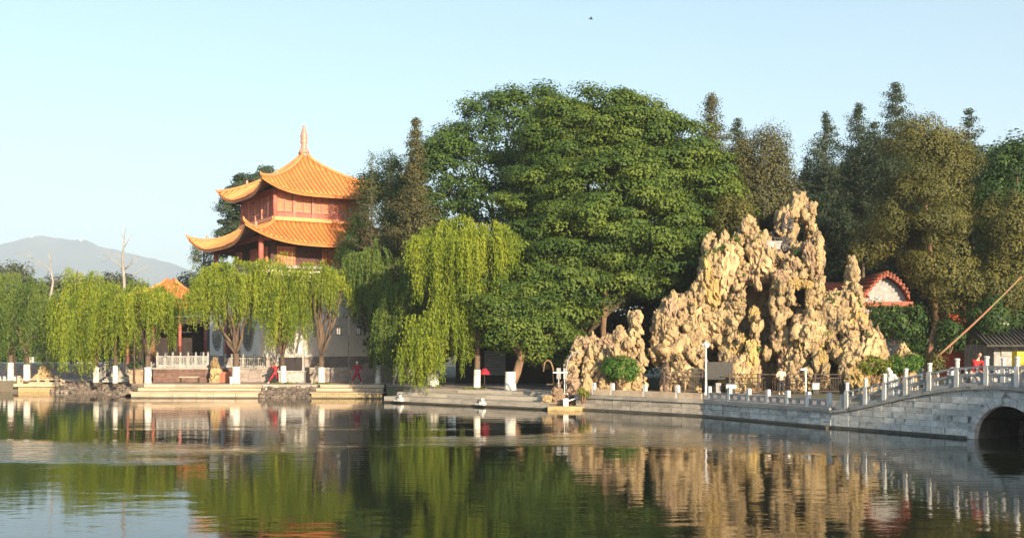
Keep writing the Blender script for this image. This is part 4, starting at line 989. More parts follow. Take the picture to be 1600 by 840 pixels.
for cy in (-4.3, 4.8):
    w__ = disc(tower, xl, cy, 5.0, 1.45, 1.55, .10, 'stone', 'moon_window')
    disc(w__, xl-.10, cy, 5.0, 1.2, 1.3, .02, 'glass', 'pane')
    g = MB()
    for j in range(-3, 4): z_ = 1.3*sqrt(1-(j*.32/1.25)**2)*.96; g.box((xl-.14, cy+j*.32, 5.0), (.05,.05,2*z_)); g.box((xl-.15, cy, 5.0+j*.34), (.04, 2*1.2*sqrt(max(.05,1-(j*.34/1.3)**2))*.95, .05))
    part('lattice', g, M['stone'], w__)
d__ = MB(); d__.box((xl-.05,.4,4.2), (.12,2.3,4.2)); dr_ = part('door', d__, M['under'], tower)
for y_ in (-.85, 1.65): g = MB(); g.box((xl-.12,y_,4.3), (.22,.24,4.6)); part('door_jamb', g, M['redwood'], dr_)
g = MB(); g.box((xl-.12,.4,6.55), (.24,2.8,.35)); part('door_lintel', g, M['redwood'], dr_)
for y_ in (-.35,.4,1.15): g = MB(); g.box((xl-.13,y_,4.2), (.06,.5,3.8)); part('door_leaf', g, M['maroon_cloth'], dr_)
for y_ in (2.4, -1.9): g = MB(); g.box((xl-.08,y_,5.9), (.16,.3,7.4)); part('wall_pilaster', g, M['stone'], tower)
# small lean-to corridor roof between tower and hall: orange roof on the left
HC = Vector((X(262,112), 113, TZ))
hall = thing('garden_hall', 'dark open garden hall with orange tiled roof and blue fascia left of the pavilion', 'hall', HC, R(8))
for (x_, y_) in ((-3.8,-2.5), (-1.3,-2.5), (1.3,-2.5), (3.8,-2.5), (-3.8,2.5), (3.8,2.5)):
    q = MB(); q.tube([(x_,y_,0), (x_,y_,5.6)], .17, 10); part('column', q, M['redwood'], hall, smooth=True)
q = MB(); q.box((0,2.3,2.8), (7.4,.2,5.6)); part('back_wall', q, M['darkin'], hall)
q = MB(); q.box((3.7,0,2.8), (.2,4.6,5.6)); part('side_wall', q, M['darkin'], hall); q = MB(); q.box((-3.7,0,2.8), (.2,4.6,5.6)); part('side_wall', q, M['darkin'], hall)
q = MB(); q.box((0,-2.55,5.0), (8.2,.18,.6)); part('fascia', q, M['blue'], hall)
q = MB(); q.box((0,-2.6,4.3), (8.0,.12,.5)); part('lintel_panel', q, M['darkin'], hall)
roof(hall, .3, 5.0, 8.6, 2.9, .7, .4, pw=.8, rib_sp=.5, rib_r=.10, ridge_r=.14, knobs=False)

# ------------------------------------------------------------------ big broadleaf trees
tree('broadleaf_tree', 'enormous bright green broadleaf tree with layered crown towering beside the rockery', 'tree', 905, 606, 83,
     [(935,240,105,92,2), (880,215,62,58,1.5), (990,222,75,62,1.5), (1035,285,100,90,1), (1085,350,75,90,0), (870,330,85,90,0), (960,350,110,110,-2.5), (1010,410,85,60,-1.5), (895,415,85,72,-3), (1000,440,50,30,-2), (845,470,70,60,-3), (845,530,52,34,-3.5), (1080,400,55,50,1)],
     0.56, 1.2, 0.44, 470, 0.17, M['camphor'], 0.5, 'bark', dr=0.8, up=0.5, inner=14)
tree('broadleaf_tree', 'tall darker broadleaf tree with see-through top left of the enormous bright tree', 'tree', 800, 609, 93,
     [(790,220,75,75), (830,190,50,48), (735,260,68,70,1), (700,295,65,88,0), (855,215,65,60,1), (770,330,80,75,0), (650,360,50,70,1), (720,400,70,60,0), (800,420,60,60,-1)],
     0.60, 1.15, 0.55, 330, 0.18, M['mid_leaf'], 0.45, 'bark', dr=0.8, up=0.45)
tree('small_tree', 'low leaning tree with wide limewashed foot behind the grey quay steps', 'tree', 797, 609, 75.2,
     [(790,500,42,42), (835,520,46,42,1), (760,470,35,40,1), (870,545,30,30,1.5)], 0.8, 0.9, 0.6, 260, 0.16, M['camphor'], 0.33, 'bark_warm', lime=1.25)
# bare warm trunk lit by the sun inside the gap
for q, (px, Y, y0, y1, r, lb) in enumerate(((945, 79.5, 455, 600, .27, 'sunlit orange-brown trunk standing in the dark gap above the low rockery'), (908, 81.5, 470, 600, .25, 'slimmer shaded trunk left of the sunlit orange-brown trunk'))):
    t = thing('tree_trunk', lb, 'tree trunk', (X(px,Y), Y, DECK)); m_ = MB(); h = Z(y0,Y)-DECK
    m_.tube([(0,0,-.3), (.1,0,h*.3), (-.15,0,h*.6), (.1,0,h-.3), (.15,.1,h)], [r*1.3, r, r*.85, r*.7, r*.5], 10); part('bark', m_, M['bark_warm'], t, smooth=True)

# ------------------------------------------------------------------ cypresses and other conifers
def cyp(label, px, Y, lst, mat, size=0.13, R0=0.95, per=420, dens=.72, flat=1.1, name='cypress_tree', tr=0.25, up=0.2, bark='bark', inner=0):
    ex = []
    for a, b in zip(lst[:3], lst[1:4]):
        if abs(b[0]-a[0]) < a[2]+b[2]: ex += [tuple((u+v)/2 for u, v in zip(a[:4], b[:4]))+(((a[4] if len(a) > 4 else 0)+(b[4] if len(b) > 4 else 0))/2,)]
    lst = list(lst)+ex
    return tree(name, label, 'tree', px, 600, Y, lst, dens, R0, flat, per, size, M[mat], tr, bark, limbs=False, up=up, dr=0.8, inner=inner)
def conifer(label, px, Y, ytop, ybot, hw, mat='conifer', pts=1.0, per=46, size=.12, name='conifer', lump=1.0, group=None, base=600):
    """tall conifer: rings of upswept branches carrying flat sprays, pointed top, ragged outline."""
    org = Vector((X(px,Y), Y, DECK)); t = thing(name, label, 'tree', org, 0, group); k = Y/F
    zt, zb, W = Z(ytop,Y)-org.z, Z(ybot,Y)-org.z, hw*k; H = zt-zb; C_ = []; br = MB(); n_ = 0; z = zt
    while z > zb:
        f = (zt-z)/H; Lm = 1.3*W*(f**.60)*random.choice((.45,.8,1,1.3))+.06; nb = 4+int(f*6)
        for b_ in range(nb):
            a = random.uniform(0, 2*pi); L_ = Lm*random.uniform(.55, 1.15); m = max(1, int(L_/.55))
            for q in range(m+1):
                g = (q+random.uniform(0,.9))/(m+1); r = L_*(.25+.75*g); zz = z-L_*.15+L_*.28*g*g+random.uniform(-.2,.2)
                C_.append((cos(a)*r, sin(a)*r, zz, cos(a), sin(a), .5, (.22+.30*min(1, L_/1.6))*lump/.62))
            if n_ % 3 == 0: br.tube([(0,0,z-L_*.2), (cos(a)*L_*.5, sin(a)*L_*.5, z-L_*.12), (cos(a)*L_*.9, sin(a)*L_*.9, z+L_*.08)], [.05,.03,.012], 5)
            n_ += 1
        z -= random.uniform(.22, .42)*pts
    cen = np.array(C_); rmax = 3.0
    pos, nr, sz, vals = clump_leaves(cen, .55, .55, per, size, up=.15, jit=.3)
    put('crown', leaf_mesh('crown', pos, nr, sz, M[mat], vals), t)
    q = MB(); q.tube([(0,0,-.3), (0,0,zb), (.05,0,(zb+zt)/2), (0,0,zt-.2)], [r_*min(1, W/2.4) for r_ in (.3,.24,.11,.02)], 8); part('trunk', q, M['bark'], t, smooth=True); part('branches', br, M['bark'], t, smooth=True, kind='stuff')
    return t
conifer('narrow brownish cypress spire rising at the left edge of the great green crown', 650, 88, 190, 480, 34, 'cypress', name='cypress_tree', lump=1.1)
cyp('dark dense tree leaning over the right end of the pavilion roofs', 590, 96, [(590,330,40,60), (605,300,30,45), (575,390,40,55), (620,360,35,70), (600,450,55,60)], 'dark_leaf', name='leafy_tree', dens=.6, R0=1.0, flat=.8)
conifer('thin see-through young tree tip above the right end of the pavilion roof', 580, 92, 240, 420, 26, 'faint', pts=1.5, per=16, size=.09, name='young_tree')
conifer('thin see-through sapling top just left of the narrow cypress spire', 610, 92, 236, 420, 24, 'faint', pts=1.5, per=16, size=.09, name='young_tree')
conifer('tall brown-green pointed cypress just right of the great green crown', 1111, 92, 152, 420, 62, 'cypress', name='cypress_tree', lump=1.15)
conifer('slender dark tree top between the pointed cypress and the round olive one', 1153, 95, 190, 420, 40, 'conifer')
cyp('broad round-topped olive cypress behind the left peak of the rockery', 1190, 86, [(1190,262,42,48), (1180,330,46,60), (1205,300,32,60), (1185,400,45,50)], 'cypress', dens=1.0)
cyp('small round olive bush-like tree crown just above the left rockery spires', 1142, 80, [(1142,348,27,32), (1150,385,30,25)], 'olive', dens=1.3, name='round_tree')
conifer('dark blue-green conifer with open left branches right of the rockery peak', 1290, 96, 180, 520, 66, 'conifer', pts=1.15)
conifer('dark conifer with a pointed grey-green top left of the tallest right conifer', 1342, 95, 166, 520, 62, 'conifer')
conifer('tallest conifer on the right with a ragged spire reaching highest', 1400, 93, 133, 500, 66, 'conifer')
conifer('dark narrow conifer filling the gap behind the rockery peak at its left', 1262, 97, 252, 540, 48, 'conifer')
conifer('shorter conifer peeping between the tallest one and the massive olive cypress', 1366, 98, 195, 520, 50, 'conifer')
cyp('massive sunlit olive cypress hanging over the red-tiled gable', 1447, 80, [(1440,250,55,60), (1470,300,48,70), (1430,330,55,60), (1475,400,45,60), (1465,430,34,45), (1500,440,38,50), (1500,490,28,34), (1412,375,38,26,2), (1375,378,22,14,1)], 'olive', dens=.40, size=.12, R0=1.25, per=900, flat=.75, bark='bark_warm', tr=.28)
cyp('isolated olive branch spray reaching left above the red gable roof', 1350, 82, [(1365,375,30,22), (1345,395,18,14)], 'olive', dens=1.2, name='leafy_branch_tree', tr=.14)
conifer('slender open-crowned tree standing against the sky near the right edge', 1514, 90, 174, 480, 52, 'conifer', pts=1.5, name='open_tree')
cyp('green-topped dark tree filling the right border of the view', 1585, 84, [(1590,265,42,40), (1565,320,38,50), (1590,400,50,60), (1560,430,45,50), (1590,480,40,40)], 'dark_leaf', name='leafy_tree', dens=.8, R0=1.0, size=.17, flat=.7)
cyp('brown-tinged cypress in front of the dark tree at the right border', 1570, 79, [(1575,355,32,48), (1590,410,30,50), (1560,450,30,36)], 'olive', dens=1.0)
cyp('dark leafy tree standing low before the grey gate building', 1545, 77, [(1545,495,30,26), (1535,520,14,14), (1560,525,14,10)], 'dark_leaf', name='leafy_tree', dens=.8, flat=.7)
# background filler wood, one mass
def mass(name, label, lst, Y, mat, dens=.6, size=.30, R0=1.6, per=260):
    org = Vector((X(lst[0][0], Y), Y, DECK)); e = px_ells(lst, Y, org, .7); cen = clump_points(e, dens)
    pos, nr, sz, vals = clump_leaves(cen, R0, .7, per, size)
    o = put(name, leaf_mesh(name, pos, nr, sz, M[mat], vals), None, org, kind='stuff', label=label, cat='wood'); return o
mass('background_wood', 'dense dark wood closing the view behind the big trees and rockery', [(700,470,110,90), (850,480,120,90), (1000,470,120,100), (1120,450,110,100), (1230,450,100,110), (1340,470,110,100), (1450,450,100,120), (1560,430,110,120), (1660,430,110,120), (620,480,60,90), (1300,360,70,90), (1390,330,70,90), (1480,320,80,90), (1570,320,60,90)], 103, 'dark_leaf')
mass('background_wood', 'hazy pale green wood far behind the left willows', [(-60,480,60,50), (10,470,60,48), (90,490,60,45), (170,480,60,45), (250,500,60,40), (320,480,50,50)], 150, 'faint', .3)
mass('background_wood', 'low shaded hedge wood under the left willows', [(-30,540,60,26), (50,545,60,24), (130,545,60,22), (200,540,40,26)], 125, 'dark_leaf', .5, .22, 1.1)
cyp('hazy tree just behind the left end of the pavilion roofs', 400, 125, [(405,285,24,22), (362,345,20,26), (380,300,22,26), (375,390,40,60)], 'conifer', name='distant_tree', dens=.35, R0=.9, size=.2, flat=.6)
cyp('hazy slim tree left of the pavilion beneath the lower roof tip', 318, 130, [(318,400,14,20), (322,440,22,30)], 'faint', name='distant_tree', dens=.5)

# ------------------------------------------------------------------ willows
willow('shaded willow at the far left edge behind the low balustrade', 17, 583, 97, [(15,418,46,560), (-30,430,40,560,2)], 'willow_shaded', trunk_r=.24, lime=1.5)
willow('bluish shaded willow with a leaning pale foot, second from the left', 42, 590, 94, [(50,430,38,572,1), (70,450,24,575,0)], 'willow_shaded', trunk_r=.24, lime=1.4)
willow('yellow-green willow whose fringe hangs low over the walker in dark trousers', 150, 597, 90, [(120,415,38,560,1), (152,420,34,560,0), (112,470,20,590,-1)], trunk_r=.19)
willow('willow with slim limewashed foot just left of the stair balustrade', 180, 600, 88.5, [(178,432,30,560), (160,470,20,570,1)], trunk_r=.17, lime=1.4, dens=.9)
willow('round full willow with brilliant white foot at the head of the lit landing', 231, 600, 87.2, [(225,430,42,545), (262,438,30,515,-.5), (205,455,24,555,1), (240,445,30,500,1.5)], trunk_r=.23, lime=1.3)
willow('willow with thick forked trunk before the oval window of the pavilion wall', 369, 598, 87, [(345,402,40,508), (378,400,36,500,.5), (322,415,24,515,-.5), (395,430,22,520,0)], trunk_r=.26, lime=1.35, forks=2.4, name='willow_tree')
willow('willow with a long yellow fringe hanging to the ground by the person in red', 443, 599, 87.2, [(432,392,36,500,.5), (450,425,22,545,-.6), (440,460,14,548,-.8), (415,410,20,500,0)], trunk_r=.19, lime=1.4, lean=-.1)
willow('willow with V-shaped trunk in front of the beige pavilion wall', 502, 599, 87, [(490,402,36,478), (518,412,26,495,0), (465,415,24,520,.5)], trunk_r=.22, lime=1.3, forks=2.2)
willow('deeply shaded willow hanging over the black twin-lantern lamp post', 591, 603, 86.4, [(582,372,30,500,1.5), (612,395,28,590,0), (597,470,12,600,-.5), (558,392,24,462,2)], 'willow_shaded', trunk_r=.19, lime=1.5, dens=1.1)
willow('dark willow between the shaded one and the tallest, with a buried pale foot', 676, 604, 82, [(640,388,34,560,1), (668,400,24,560,1.5), (622,440,26,560,0)], 'willow_shaded', trunk_r=.38, lime=.9, dens=1.1)
willow('tallest willow with long bright curtains falling to the quay steps', 745, 607, 77, [(725,332,62,470,0), (765,340,36,425,-.5), (690,345,42,430,.5), (708,370,24,575,-.5), (660,478,25,604,-1), (735,400,24,520,-.3), (698,440,19,590,-.8), (644,520,12,610,-1)], trunk_r=.21, lime=1.35, forks=6.5, dens=1.15, lean=.15)
# dead trees
def dead_tree(label, px, Y, ybase, pts, z0=DECK):
    org = Vector((X(px, Y), Y, z0)); t = thing('dead_tree', label, 'dead tree', org)
    m_ = MB(); 
    for i, br in enumerate(pts):
        vs_ = [P(a, b_, Y+random.uniform(-.3,.3)*(i > 0))-org for a, b_, r in br]; m_.tube(vs_, [r*.62*Y/F for a, b_, r in br], 7)
        if i == 0: part('trunk', m_, M['bark_pale'], t, smooth=True); m_ = MB()
        else: part('branch', m_, M['bark_pale'], t, smooth=True); m_ = MB()
dead_tree('bare white dead tree rising highest above the left willows', 193, 92, 600, [
    [(196,600,5), (195,520,4.5), (194,440,4), (193,424,3.8), (191,405,2.8), (193,388,2), (194,372,1.5), (196,356,.6)],
    [(193,424,2.2), (185,412,1.4), (172,403,1), (160,398,.5)], [(192,405,1.4), (182,398,1.1), (170,396,.8), (168,388,.4)],
    [(193,388,1.3), (200,376,1), (206,366,.5)], [(193,422,1.8), (205,412,1.1), (213,408,.8), (216,400,.4)], [(196,428,1.6), (212,428,1.2), (224,418,.8), (238,416,.5)],
    [(203,413,.8), (208,404,.6), (218,400,.3)], [(194,372,.8), (190,366,.6), (188,360,.3)], [(224,418,.6), (232,424,.5), (240,422,.3)], [(172,403,.6), (165,408,.5), (158,409,.3)]])
dead_tree('leaning pale dead tree with thin bare branches at the far left', 80, 96, 600, [
    [(72,600,4.5), (76,520,4), (78,470,3.4), (83,440,2.8), (80,425,1.8), (78,405,1.2), (74,388,.5)],
    [(80,424,1.6), (68,412,1.1), (52,404,.9), (38,398,.7), (22,395,.4)], [(82,445,1.4), (96,436,1.0), (108,440,.6)], [(68,412,.7), (56,414,.5), (44,420,.4)], [(79,410,.8), (84,398,.5), (82,388,.3)], [(52,404,.5), (46,398,.4), (40,392,.3)]])

# ------------------------------------------------------------------ bushes and ground plants
def bush(label, px, py, rx, ry, Y, mat='bush', size=.11, R0=.33, per=110, name='bush', stems=True, dens=4.5):
    zb_ = Z(py+ry, Y)-(.25 if stems else 0); org = Vector((X(px, Y), Y, zb_)); t = thing(name, label, 'bush', org)
    e = px_ells([(px, py, rx, ry)], Y, org, .9); cen = clump_points(e, dens); pos, nr, sz, vals = clump_leaves(cen, R0, .85, per, size); put('foliage', leaf_mesh('foliage', pos, nr, sz, M[mat], vals), t)
    m_ = MB()
    for k in range(7): a = k*.9; limb(m_, (cos(a)*.1, sin(a)*.1, -.35), (cos(a)*e[0][1][0]*.6, sin(a)*e[0][1][0]*.6, e[0][0][2]), .04, .02, .1, 4)
    part('stem', m_, M['bark_warm'], t)
    return t
bush('round clipped green bush in front of the low rosy rockery', 969, 577, 26, 18, 71.0)
bush('dark green thicket under the red-tiled gable behind the rockery', 1400, 500, 42, 28, 76, 'dark_leaf', size=.16, R0=.6, dens=1.6, stems=False)
bush('rounded yellow-green shrub by the right foot of the rockery', 1368, 572, 20, 14, 69.5, 'shrub_yel')
bush('bright green shrub beside the white posts at the head of the bridge', 1412, 570, 24, 16, 70.5, 'bush')
bush('dull green shrub beneath the leaning red pole', 1482, 522, 20, 22, 74, 'dark_leaf', size=.14, R0=.5, dens=2, stems=False)
bush('olive shrub right of the sunlit cypress trunk', 1460, 568, 12, 16, 71, 'olive', stems=False)
bush('yellowish plant tuft on the low kerb left of the round bush', 911, 613, 9, 8, 67.6, 'shrub_yel', size=.09, R0=.2, stems=False)
bush('dark fern growing on the tan planter box beside the white tree foot', 215, 570, 11, 8, 87.8, 'dark_leaf', size=.10, R0=.2, stems=False)
for q, (px, Y, lb) in enumerate(((443,87.2,'mossy tuft at the foot of the fringe willow'), (502,87,'green mossy mound at the foot of the V-trunk willow'), (745,77,'yellow moss at the foot of the tallest willow'), (676,82,'yellow grass at the foot of the dark willow'))):
    p = Vector((X(px,Y), Y-.15, DECK)); cen = np.hstack([rng.normal(0,.38,(26,2))*np.array([1,.6]), np.full((26,1),.03), rng.normal(size=(26,3))]); pos, nr, sz, vals = clump_leaves(cen, .14, .5, 50, .08)
    o = put('ground_plants', leaf_mesh('ground_plants', pos, nr, sz, M['shrub_yel'], vals), None, p, kind='stuff', label=lb, cat='plants')

# ------------------------------------------------------------------ houses on the right
HYD = 78.0
gc = Vector((X(1378,HYD), HYD, DECK)); house = thing('gable_house', 'white-walled house with rippled red tile gable behind the right slope of the rockery', 'house', gc, 0)
def gp(px, py): return (X(px,HYD)-gc.x, Z(py,HYD)-gc.z)
prof = [(1343,466), (1350,458), (1362,444), (1372,434), (1382,429), (1392,434), (1402,442), (1412,455), (1417,467)]
wall_ = MB(); pl = [gp(1345,470)]+[gp(a, b_+5) for a, b_ in prof]+[gp(1415,470), gp(1415,600), gp(1345,600)]; wall_.prism(pl[::-1], 0.0, 6.5); part('wall', wall_, M['marble_old_shaded'], house)
for i in range(len(prof)-1):
    a, b_ = gp(*prof[i]), gp(*prof[i+1]); q = MB(); q.prism([(a[0],a[1]-.12), (b_[0],b_[1]-.12), (b_[0],b_[1]+.16), (a[0],a[1]+.16)][::-1], -.6, 6.8); part('roof', q, M['red_tile'], house)
    for f in (0.0, .5):
        c = (a[0]+(b_[0]-a[0])*f, a[1]+(b_[1]-a[1])*f); q = MB(); q.tube([(c[0],-.7,c[1]+.15), (c[0],3,c[1]+.15)], .085, 8); put('tile_row', q.mesh('tile_row', smooth=True, mat=M['red_tile']), house)
        d_ = (b_[0]-a[0], b_[1]-a[1]); q = MB(); q.box((c[0], -.62, c[1]-.06), (.16,.08,.2)); put('verge_tile', q.mesh('verge_tile', mat=M['red_tile']), house)
q = MB(); a, b_ = gp(1343,472), gp(1418,472); q.box(((a[0]+b_[0])/2, -.3, a[1]-.15), (b_[0]-a[0]+.3, .8, .35)); part('eave_course', q, M['red_tile'], house)
q = MB(); c = gp(1380,455); q.lathe([(.25,-.05), (.25,.05)], (0,0,0), 12)
q = MB(); a, b_ = gp(1270,443), gp(1350,466); q.add([(a[0],-1,b_[1]), (b_[0],-1,b_[1]), (b_[0],2.5,a[1]+.2), (a[0],2.5,a[1]+.2), (a[0],5,b_[1]), (b_[0],5,b_[1])], [(0,1,2,3), (3,2,5,4), (0,3,4), (1,5,2)]); part('wing_roof', q, M['red_tile'], house)
for i in range(16): x_ = a[0]+(b_[0]-a[0])*i/15; q = MB(); q.tube([(x_,-1.05,b_[1]+.03), (x_,2.5,a[1]+.23)], .07, 6); put('tile_row', q.mesh('tile_row', smooth=True, mat=M['red_tile']), house)
q = MB(); q.box(((a[0]+b_[0])/2, 1, b_[1]/2), (b_[0]-a[0]-.4, 3.4, b_[1]-.05)); part('wing_wall', q, M['plaster'], house)
# vermilion wall and house behind the bridge head
Yr = 82; t = thing('vermilion_wall', 'bright red garden wall with pale base seen low behind the bridge rail', 'wall', (X(1505,Yr), Yr, DECK))
w_ = 80*Yr/F; q = MB(); q.box((0,0,1.55), (w_,.4,1.7)); part('wall', q, M['red_wall'], t); q = MB(); q.box((0,-.02,.35), (w_+.1,.5,.7)); part('base', q, M['cream_cloth'], t)
q = MB(); q.box((0,0,2.5), (w_+.2,.7,.2)); part('coping', q, M['red_tile'], t)
Yr = 96; t = thing('red_building', 'reddish upper wall and pale eave glimpsed between the right cypresses', 'building', (X(1510,Yr), Yr, DECK))
q = MB(); q.box((0,3,Z(487,Yr)-DECK), (3.4,6,2.6)); part('wall', q, M['red_wall'], t); q = MB(); q.box((0,2.8,Z(460,Yr)-.9), (6.2,7.2,.3)); part('eave', q, M['white_paint'], t); q = MB(); q.box((0,2.8,Z(450,Yr)-.9), (5.6,6.6,.5)); part('roof', q, M['green_tile'], t)
# grey gate building at the right border
Yg = 76; gc = Vector((X(1590,Yg), Yg, DECK)); t = thing('gate_building', 'grey-walled building with dark rounded gable and sunken panel at the right border', 'building', gc)
def gg(px, py): return (X(px,Yg)-gc.x, Z(py,Yg)-gc.z)
a, b_ = gg(1553,538), gg(1680,600); q = MB(); q.box(((a[0]+b_[0])/2, 2.5, a[1]/2), (b_[0]-a[0], 5, a[1])); part('wall', q, M['marble_old_shaded'], t)  # wall takes the darker marble so its colour carries shade
a, b_ = gg(1564,540), gg(1590,556); q = MB(); q.box(((a[0]+b_[0])/2, -.03, (a[1]+b_[1])/2), (b_[0]-a[0], .1, a[1]-b_[1])); part('wall_panel', q, M['stone'], t)
a, b_ = gg(1530,538), gg(1680,524); q = MB(); q.add([(a[0],-1.2,a[1]), (b_[0],-1.2,a[1]), (b_[0],1.5,b_[1]+.5), (a[0],1.5,b_[1]+.5), (a[0],-1.2,a[1]-.15), (b_[0],-1.2,a[1]-.15), (b_[0],1.5,b_[1]), (a[0],1.5,b_[1])], [(0,1,2,3), (7,6,5,4), (0,4,5,1), (0,3,7,4), (1,5,6,2)]); part('eave_roof', q, M['green_tile'], t)
for i in range(24): x_ = a[0]+(b_[0]-a[0])*i/23; q = MB(); q.tube([(x_,-1.25,a[1]+.04), (x_,1.5,b_[1]+.54)], .07, 6); put('tile_row', q.mesh('tile_row', smooth=True, mat=M['green_tile']), t)
q = MB(); q.prism([gg(1553,522), gg(1560,510), gg(1572,495), gg(1576,492), gg(1582,495), gg(1592,512), gg(1600,522)], 1.5, 3); part('gable_roof', q, M['green_tile'], t)
q = MB(); q.prism([gg(1558,507), gg(1566,500), gg(1575,494), gg(1584,500), gg(1592,507)], 1.38, 1.5); part('gable_wall', q, M['plaster'], t)
q = MB(); p = gg(1595,528); q.lathe([(.02,-.16), (.13,-.1), (.16,0), (.13,.1), (.02,.16)], (p[0],-1.5,p[1]), 10); l_ = part('globe_lamp', q, M['white_metal'], t, smooth=True)
# yellow cabinet
Yc = 66; t = thing('yellow_panel', 'bright yellow upright board standing at the right border behind the bridge', 'board', (X(1600,Yc), Yc, DECK))
a, b_ = X(1588,Yc)-X(1600,Yc), X(1625,Yc)-X(1600,Yc); zt = Z(549,Yc)-DECK
q = MB(); q.box(((a+b_)/2, .3, zt/2), (b_-a, .6, zt)); part('board', q, M['yellow'], t); q = MB(); q.box((a+.1, -.05, zt/2), (.16, .1, zt)); part('frame', q, M['yellow'], t); q = MB(); q.box(((a+b_)/2, -.05, zt-.12), (b_-a, .12, .2)); part('top_rail', q, M['yellow'], t)
# leaning red pole
pa, pb = P(1463,558,72), P(1596,432,73.5); t = thing('leaning_pole', 'long peeling red pole propped slanting up into the right-hand trees', 'pole', pa)
q = MB(); n_ = 9; q.tube([(pb-pa)*(i/(n_-1))+Vector((0,0,-.12*sin(pi*i/(n_-1)))) for i in range(n_)], [.075-.02*i/(n_-1) for i in range(n_)], 8); part('shaft', q, M['pole'], t, smooth=True)
q = MB(); q.tube([(-.0,0,-DECK-pa.z+DECK+.9), (0,0,.05)], .12, 8); part('prop', q, M['bark'], t)
# kiosk behind the trees
Yk = 88; t = thing('shuttered_kiosk', 'dim kiosk with a grey roller shutter behind the willows and the forked white foot', 'kiosk', (X(790,Yk), Yk, DECK))
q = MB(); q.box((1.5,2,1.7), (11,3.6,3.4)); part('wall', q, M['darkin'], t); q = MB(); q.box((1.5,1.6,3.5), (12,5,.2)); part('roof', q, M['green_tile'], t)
for i in range(9): q = MB(); q.box((-.85, .12, .75+i*.22), (1.7,.08,.2)); part('shutter_slat', q, M['grey_cloth'], t)
# little sheltered terrace clutter: red parasol cloth
t = thing('red_parasol', 'small folded red parasol just right of the tallest willow foot', 'parasol', (X(757,79), 79, DECK)); q = MB(); q.tube([(0,0,0), (0,0,1.0)], .03, 6); part('pole', q, M['iron'], t); q = MB(); q.lathe([(.42,.95), (.36,1.15), (.12,1.38), (.02,1.45)], (0,0,0), 10); part('canopy', q, M['crimson'], t)
# low wall with white coping on the left, behind the walker
t = thing('low_wall', 'long low grey wall with white coping behind the walker under the left willows', 'wall', (X(60,113.5), 113.5, DECK))
xa, xb = X(-40,113.5)-X(60,113.5), X(152,113.5)-X(60,113.5)
for i in range(9): l = (xb-xa)/9; q = MB(); q.box((xa+l*(i+.5),0,1.22), (l-.02,.5,.14)); part('coping_stone', q, M['white_paint'], t)
for i in range(18): l = (xb-xa)/18; q = MB(); q.box((xa+l*(i+.5),.02,.56), (l-.05,.3,1.12)); part('panel', q, M['stone'], t)
t = thing('far_balustrade', 'dim stone balustrade of the small bridge behind the left willows', 'balustrade', (X(175,104), 104, DECK))
for i in range(7): q = MB(); q.box((i*.9-2.6,0,.75), (.2,.2,1.5)); part('post', q, M['marble_old_shaded'], t)
q = MB(); q.box((0,0,.95), (5.6,.12,.12)); part('rail', q, M['marble_old_shaded'], t); q = MB(); q.box((0,.02,.45), (5.4,.1,.5)); part('panel', q, M['marble_old_shaded'], t)

# ------------------------------------------------------------------ lamps, fence, bench, bins, wheel
t = thing('street_lamp', 'white lamp post with small bright head standing before the big rockery', 'street lamp', (X(1103,67.5), 67.5, DECK))
hL = Z(533,67.5)-DECK; q = MB(); q.lathe([(.16,0), (.16,.12), (.08,.2), (.065,.9), (.05,hL-.35)], (0,0,0), 10); part('pole', q, M['white_metal'], t, smooth=True)
q = MB(); q.lathe([(.05,hL-.40), (.14,hL-.32), (.17,hL-.12), (.10,hL-.04), (.02,hL)], (0,0,0), 10); part('lamp_head', q, M['white_metal'], t, smooth=True)
for s_ in (-1,1): q = MB(); q.tube([(0,0,hL-.42), (s_*.14,0,hL-.36), (s_*.2,0,hL-.24)], .025, 6); q.ell((s_*.2,0,hL-.2), (.07,.07,.07), 8, 5); part('side_lamp', q, M['white_metal'], t, smooth=True)
t = thing('street_lamp', 'short white post with a tilted top before the long rusty fence', 'post', (X(1259,68), 68, DECK)); q = MB(); q.tube([(0,0,0), (0,0,1.55)], .055, 8); part('post', q, M['white_metal'], t); q = MB(); q.box((-.12,0,1.58), (.42,.12,.12)); part('cap', q, M['white_metal'], t)
Yl = 86.3; t = thing('lantern_post', 'tall black lamp post with two hanging lanterns before the beige wall', 'street lamp', (X(545,Yl), Yl, DECK))
hL = Z(492,Yl)-DECK; q = MB(); q.lathe([(.14,0), (.14,.3), (.06,.4), (.05,hL)], (0,0,0), 8); part('pole', q, M['black'], t); q = MB(); q.tube([(-.78,0,hL-.35), (-.5,0,hL-.2), (0,0,hL-.25), (.5,0,hL-.2), (.78,0,hL-.35)], .035, 6); part('arm', q, M['black'], t)
for s_ in (-1, 1):
    c = (s_*.78,0,hL-1.25); q = MB(); q.box((c[0],0,c[2]), (.30,.30,.5)); l_ = part('lantern', q, M['lamp_glass'], t)
    q = MB(); q.lathe([(.31,.25), (.22,.36), (.05,.5), (.03,.88)], c, 6); part('lantern_cap', q, M['black'], l_); q = MB(); q.lathe([(.20,-.34), (.24,-.25)], c, 6)
    for a_ in (-1,1):
        for b2 in (-1,1): q.box((c[0]+a_*.16,b2*.16,c[2]), (.05,.05,.52))
        q.box((c[0]+a_*.16,0,c[2]), (.03,.3,.04))
    q.box((c[0],-.165,c[2]), (.04,.03,.5)); part('lantern_frame', q, M['black'], l_)
t = thing('thin_pole', 'slim dark pole rising left of the promenade near the tan planter', 'pole', (X(210,87), 87, DECK)); q = MB(); q.tube([(0,0,0), (0,0,4.2)], .06, 8); part('shaft', q, M['iron'], t); q = MB(); q.lathe([(.12,0), (.12,.12), (.07,.16)], (0,0,0), 8); part('base', q, M['iron'], t)
